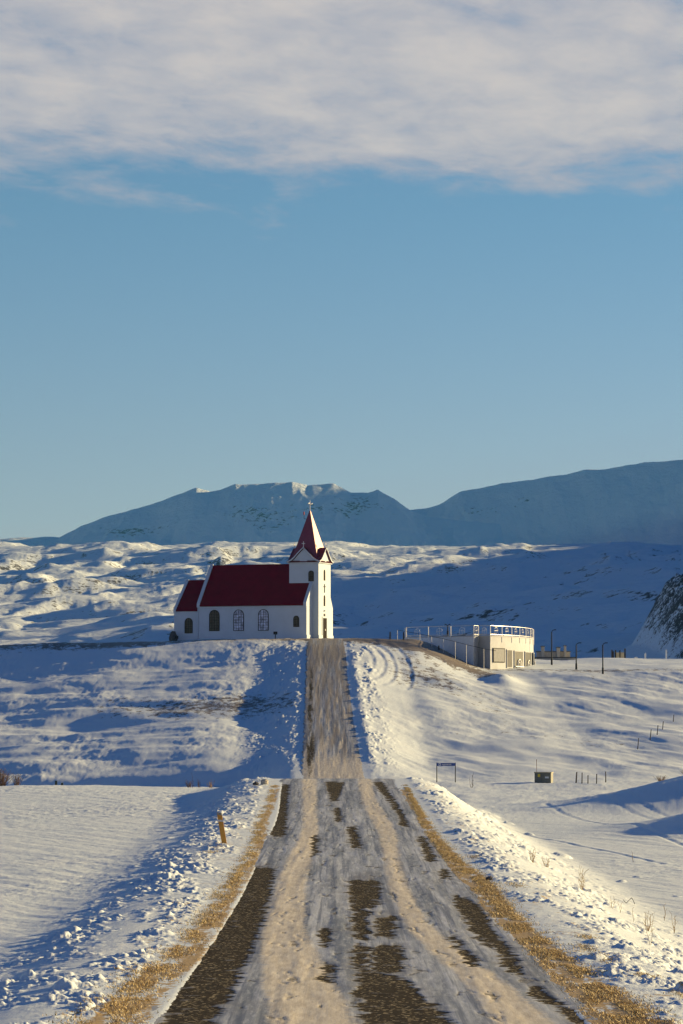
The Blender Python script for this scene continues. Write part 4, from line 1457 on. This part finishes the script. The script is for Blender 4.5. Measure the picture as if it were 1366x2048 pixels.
MB().box(0.14, 0.44, -0.531, -0.527, 0.36, 0.50).build('white_label', mat('white_label', (0.55, 0.60, 0.62), 0.5), cb)
MB().tube((-0.68, 0.3, 0.0), (-0.70, 0.3, 1.85), 0.018, n=6).build('marker_rod', mat('rusty_rod', (0.30, 0.10, 0.05), 0.7), cb)

# ------------------------------------------------------------------ fence posts
for i, (px, y, h, le, lb) in enumerate([
        (1150, 238, 0.85, .10, 'thicker notched fence post, leftmost of the row right of the cabinet'),
        (1162, 237, 0.85, .03, 'slim fence post, second from the left in the row beside the cabinet'),
        (1174, 236.5, 0.65, .02, 'short fence post in the middle of the row right of the cabinet'),
        (1191, 236, 0.75, .04, 'fence post fourth from the left in the row near the cabinet'),
        (1209.5, 240, 0.85, 0.0, 'fence post at the right end of the row near the cabinet')]):
    x = (px - 683) / FPX * y
    simple_post('fence_post', x, y, h, 0.075 if i else 0.10, wood, lb, 'fence post', 'fence posts right of the cabinet', (le, 0))
for px, p, h, lb in [(1273, 1498, .95, 'lowest and leftmost fence post on the snowy slope at right'),
                     (1298, 1479, .95, 'second lowest fence post on the snowy slope at right'),
                     (1312, 1469, .85, 'middle leaning fence post on the snowy slope at right'),
                     (1323, 1458, .75, 'second highest fence post on the snowy slope at right'),
                     (1344.5, 1443, .65, 'highest and rightmost fence post on the snowy slope')]:
    # walk out along the slope until the ground meets the surveyed bearing
    best = None
    for y in np.arange(235, 330, 0.5):
        x = (px - 683) / FPX * y
        e_ = abs(HY - gz(x, y) / y * FPX - p)
        if best is None or e_ < best[0]:
            best = (e_, x, y)
    simple_post('fence_post', best[1], best[2], h * 1.05, 0.07, wood, lb, 'fence post', 'fence posts climbing the slope at right', (0.14, 0))

# ------------------------------------------------------------------ roadside marker post
mx, my = -3.93, 101.0
mz = gz(mx, my)
mp = empty('marker_post', (mx, my, mz), 0, 'leaning ochre roadside marker post in the snow left of the road', 'marker post')
ye = mat('ochre_paint', (0.52, 0.25, 0.03), 0.55, var=0.12, vscale=6)
mb = MB()
H_ = 1.0
def sl(z0, z1, wd0=0.085, wd1=0.085, th=0.035, pr=0.0):
    ln = -0.17
    vs = []
    for z in (z0, z1):
        cx_ = ln * z
        vs += [(cx_ - 0.085 - pr, -th - pr, z - 0.0), (cx_ + 0.085 + pr, -th - pr, z - 0.02), (cx_ + 0.085 + pr, th + pr, z - 0.02), (cx_ - 0.085 - pr, th + pr, z)]
    return vs, [(3, 2, 1, 0), (4, 5, 6, 7), (0, 1, 5, 4), (1, 2, 6, 5), (2, 3, 7, 6), (3, 0, 4, 7)]
MB().add(*sl(-0.3, H_ - 0.08)).build('shaft', ye, mp)
MB().add(*sl(H_ - 0.08, H_)).build('cap', mat('grey_cap', (0.25, 0.23, 0.2), 0.6), mp)
MB().add(*sl(H_ - 0.30, H_ - 0.24, pr=0.003)).build('reflector', mat('reflector', (0.5, 0.5, 0.5), 0.3), mp)

# stones at the verge
def gl(x, y, dz=0.0):
    return (x, y, gz(x, y) + dz)


lump('rock', gl(3.92, 80.2, 0.03), (0.085, 0.09, 0.075), stone, 'small black stone on the golden grass verge right of the road', 'rock', 11)
lump('rock', gl(-3.85, 150.5, 0.10), (0.20, 0.22, 0.17), pale, 'pale round stone on the left verge near the crest', 'rock', 5)
lump('rock', gl(-4.2, 147.5, 0.10), (0.16, 0.2, 0.12), stone, 'dark flat stone in the snow left of the crest', 'rock', 8)
lump('rock', gl(22.9, 187.0, 0.15), (0.75, 0.7, 0.33), stone, 'dark boulder on top of the drift at the right edge', 'rock', 14)

# two dark posts sticking out behind the left field
simple_post('short_post', -17.3, 182.5, 0.32, 0.15, mat('mossy_wood', (0.03, 0.045, 0.04), 0.8), 'taller of two dark stubby posts behind the left field', 'post', 'two dark posts behind the left field')
simple_post('short_post', -16.95, 182.7, 0.20, 0.15, MATS['mossy_wood'], 'shorter of two dark stubby posts behind the left field', 'post', 'two dark posts behind the left field')

# ------------------------------------------------------------------ bare bushes and stalks
twig = mat('bare_twig', (0.16, 0.10, 0.07), 0.8, var=0.3)
strawm = mat('straw_stalk', (0.42, 0.28, 0.12), 0.8, var=0.3)


def bush(x, y, h, spread, nst, label, name='bare_bush', seed=1, mt=twig, r=0.012, group=None, cat='bush', z=None):
    rr = random.Random(seed)
    z0 = gz(x, y) if z is None else z
    mb = MB()
    for i in range(nst):
        a = rr.uniform(0, 6.283); s_ = spread * rr.uniform(0.1, 1)
        p = Vector((math.cos(a) * spread * 0.35 * rr.random(), math.sin(a) * spread * 0.35 * rr.random(), -0.06))
        top = Vector((math.cos(a) * s_, math.sin(a) * s_, h * rr.uniform(0.55, 1.0)))
        k = 4
        pts = [p]
        for j in range(1, k + 1):
            t = j / k
            q = p.lerp(top, t) + Vector((rr.uniform(-1, 1), rr.uniform(-1, 1), rr.uniform(-.5, .5))) * 0.05 * h
            mb.tube(pts[-1], q, r * (1 - 0.6 * t) + 0.003, r * (1 - 0.75 * t) + 0.002, 4)
            pts.append(q)
            if nst > 6 or rr.random() < 0.4:
                d = Vector((rr.uniform(-1, 1), rr.uniform(-1, 1), rr.uniform(0.3, 1.2))).normalized() * h * rr.uniform(0.10, 0.28)
                mb.tube(q, q + d, r * 0.45 + 0.002, 0.003, 4)
    o = mb.build(name, mt)
    o.location = (x, y, z0)
    return tag(o, label, cat, group)


bush(-20.6, 181.5, 1.0, 0.95, 70, 'dense bare brown bush cut by the left edge of the frame', seed=3, r=0.02)
bush(-19.65, 182.0, 0.75, 0.5, 26, 'smaller bare bush just right of the dense one at left', seed=4, r=0.014)
st = simple_post('stake', -19.45, 181.0, 0.6, 0.06, wood, 'pale leaning stake beside the bare bush at left', 'stake', None, (-0.3, 0))
bush(-8.8, 178, 0.85, 0.15, 2, 'tall bare twig on the edge of the left field', 'bare_shrub', 6, r=0.013)
bush(-9.05, 178.5, 0.42, 0.35, 22, 'low scrubby brown tuft at the foot of the tall twig', 'bare_shrub', 7, r=0.01)
bush(-8.45, 178.5, 0.48, 0.25, 9, 'bare tuft between the tall twig and the road', 'bare_shrub', 9, r=0.01)
bush(-7.75, 178.5, 0.42, 0.3, 14, 'short straw coloured tuft nearest the road at the field edge', 'grass_tuft', 8, strawm, r=0.009, cat='tuft')
bush(10.05, 232, 1.45, 0.35, 5, 'tall thin bare stalks right of the blue sign', 'bare_shrub', 12, r=0.012)
for i, (px, p, h, nst, lb) in enumerate([
        (1062, 1722, .42, 12, 'low straw tuft, leftmost in the smooth snow at right'),
        (1090, 1732, .36, 10, 'thin straw tuft just right of the leftmost tuft'),
        (1160, 1778, .62, 9, 'tall straw tuft with bushy foot in the middle of the snow'),
        (1264, 1722, .40, 2, 'single fine stalk highest in the snow at right'),
        (1222, 1815, .36, 3, 'few thin stalks left of the bent dark stem'),
        (1238, 1822, .42, 2, 'slanting thin stalk directly below the bent dark stem'),
        (1264, 1840, .36, 1, 'lone upright straw stalk below the bent stem'),
        (1293, 1862, .55, 8, 'bushy straw tuft low in the snow near the right edge'),
        (1326, 1838, .50, 2, 'pair of leaning stalks above the lowest tufts at right'),
        (1344, 1862, .50, 4, 'spreading straw stalks nearest the right edge'),
        (1296, 1885, .35, 2, 'short stalks at the foot of the bushy straw tuft')]):
    best = None
    for y in np.arange(45, 150, 0.25):
        x = (px - 683) / FPX * y
        e_ = abs(HY - gz(x, y) / y * FPX - p)
        if best is None or e_ < best[0]:
            best = (e_, x, y)
    bush(best[1], best[2], h, 0.06 + 0.012 * nst, nst, lb, 'dry_stalk', 30 + i, strawm, 0.0045, 'dry stalks in the snow at right', 'stalk')
best = None
for y in np.arange(45, 120, 0.25):
    x = (1258 - 683) / FPX * y
    e_ = abs(HY - gz(x, y) / y * FPX - 1805)
    if best is None or e_ < best[0]:
        best = (e_, x, y)
mb = MB()
mb.path([Vector((0.12, 0, 0)), Vector((0.08, 0, 0.10)), Vector((0.03, 0, 0.19)), Vector((-0.05, 0, 0.12)), Vector((-0.14, 0, 0.03)), Vector((-0.22, 0, 0.13))], 0.008, 5)
o = mb.build('bent_stem', dwood)
o.location = (best[1], best[2], gz(best[1], best[2]))
tag(o, 'dark bent stem folded over above the snow at right', 'stem', 'dry stalks in the snow at right')
# grass on the drift at the right edge
for i, (x, y, lb) in enumerate([(19.9, 187.5, 'golden tuft at the left tip of the grass on the drift'), (21.5, 187, 'golden tuft in the middle of the drift crest'), (22.5, 187.5, 'golden tuft nearest the dark boulder on the drift')]):
    bush(x, y, 0.35, 0.55, 40, lb, 'grass_tuft', 60 + i, strawm, 0.010, 'golden tufts on the drift', 'tuft')

# ------------------------------------------------------------------ air
HAZE = 1
if HAZE:
    m = bpy.data.materials.new('haze')
    m.use_nodes = True
    nt = m.node_tree
    for nd in list(nt.nodes):
        nt.nodes.remove(nd)
    pv = nt.nodes.new('ShaderNodeVolumePrincipled')
    pv.inputs['Color'].default_value = (0.14, 0.54, 1.0, 1)
    pv.inputs['Density'].default_value = 0.00003
    pv.inputs['Anisotropy'].default_value = 0.0
    ou = nt.nodes.new('ShaderNodeOutputMaterial')
    nt.links.new(pv.outputs[0], ou.inputs['Volume'])
    hb = MB().box(-25000, 25000, -600, 15000, -120, 900).build('haze', m)
    tag(hb, kind='stuff', label='thin blue air over the whole valley', cat='haze')
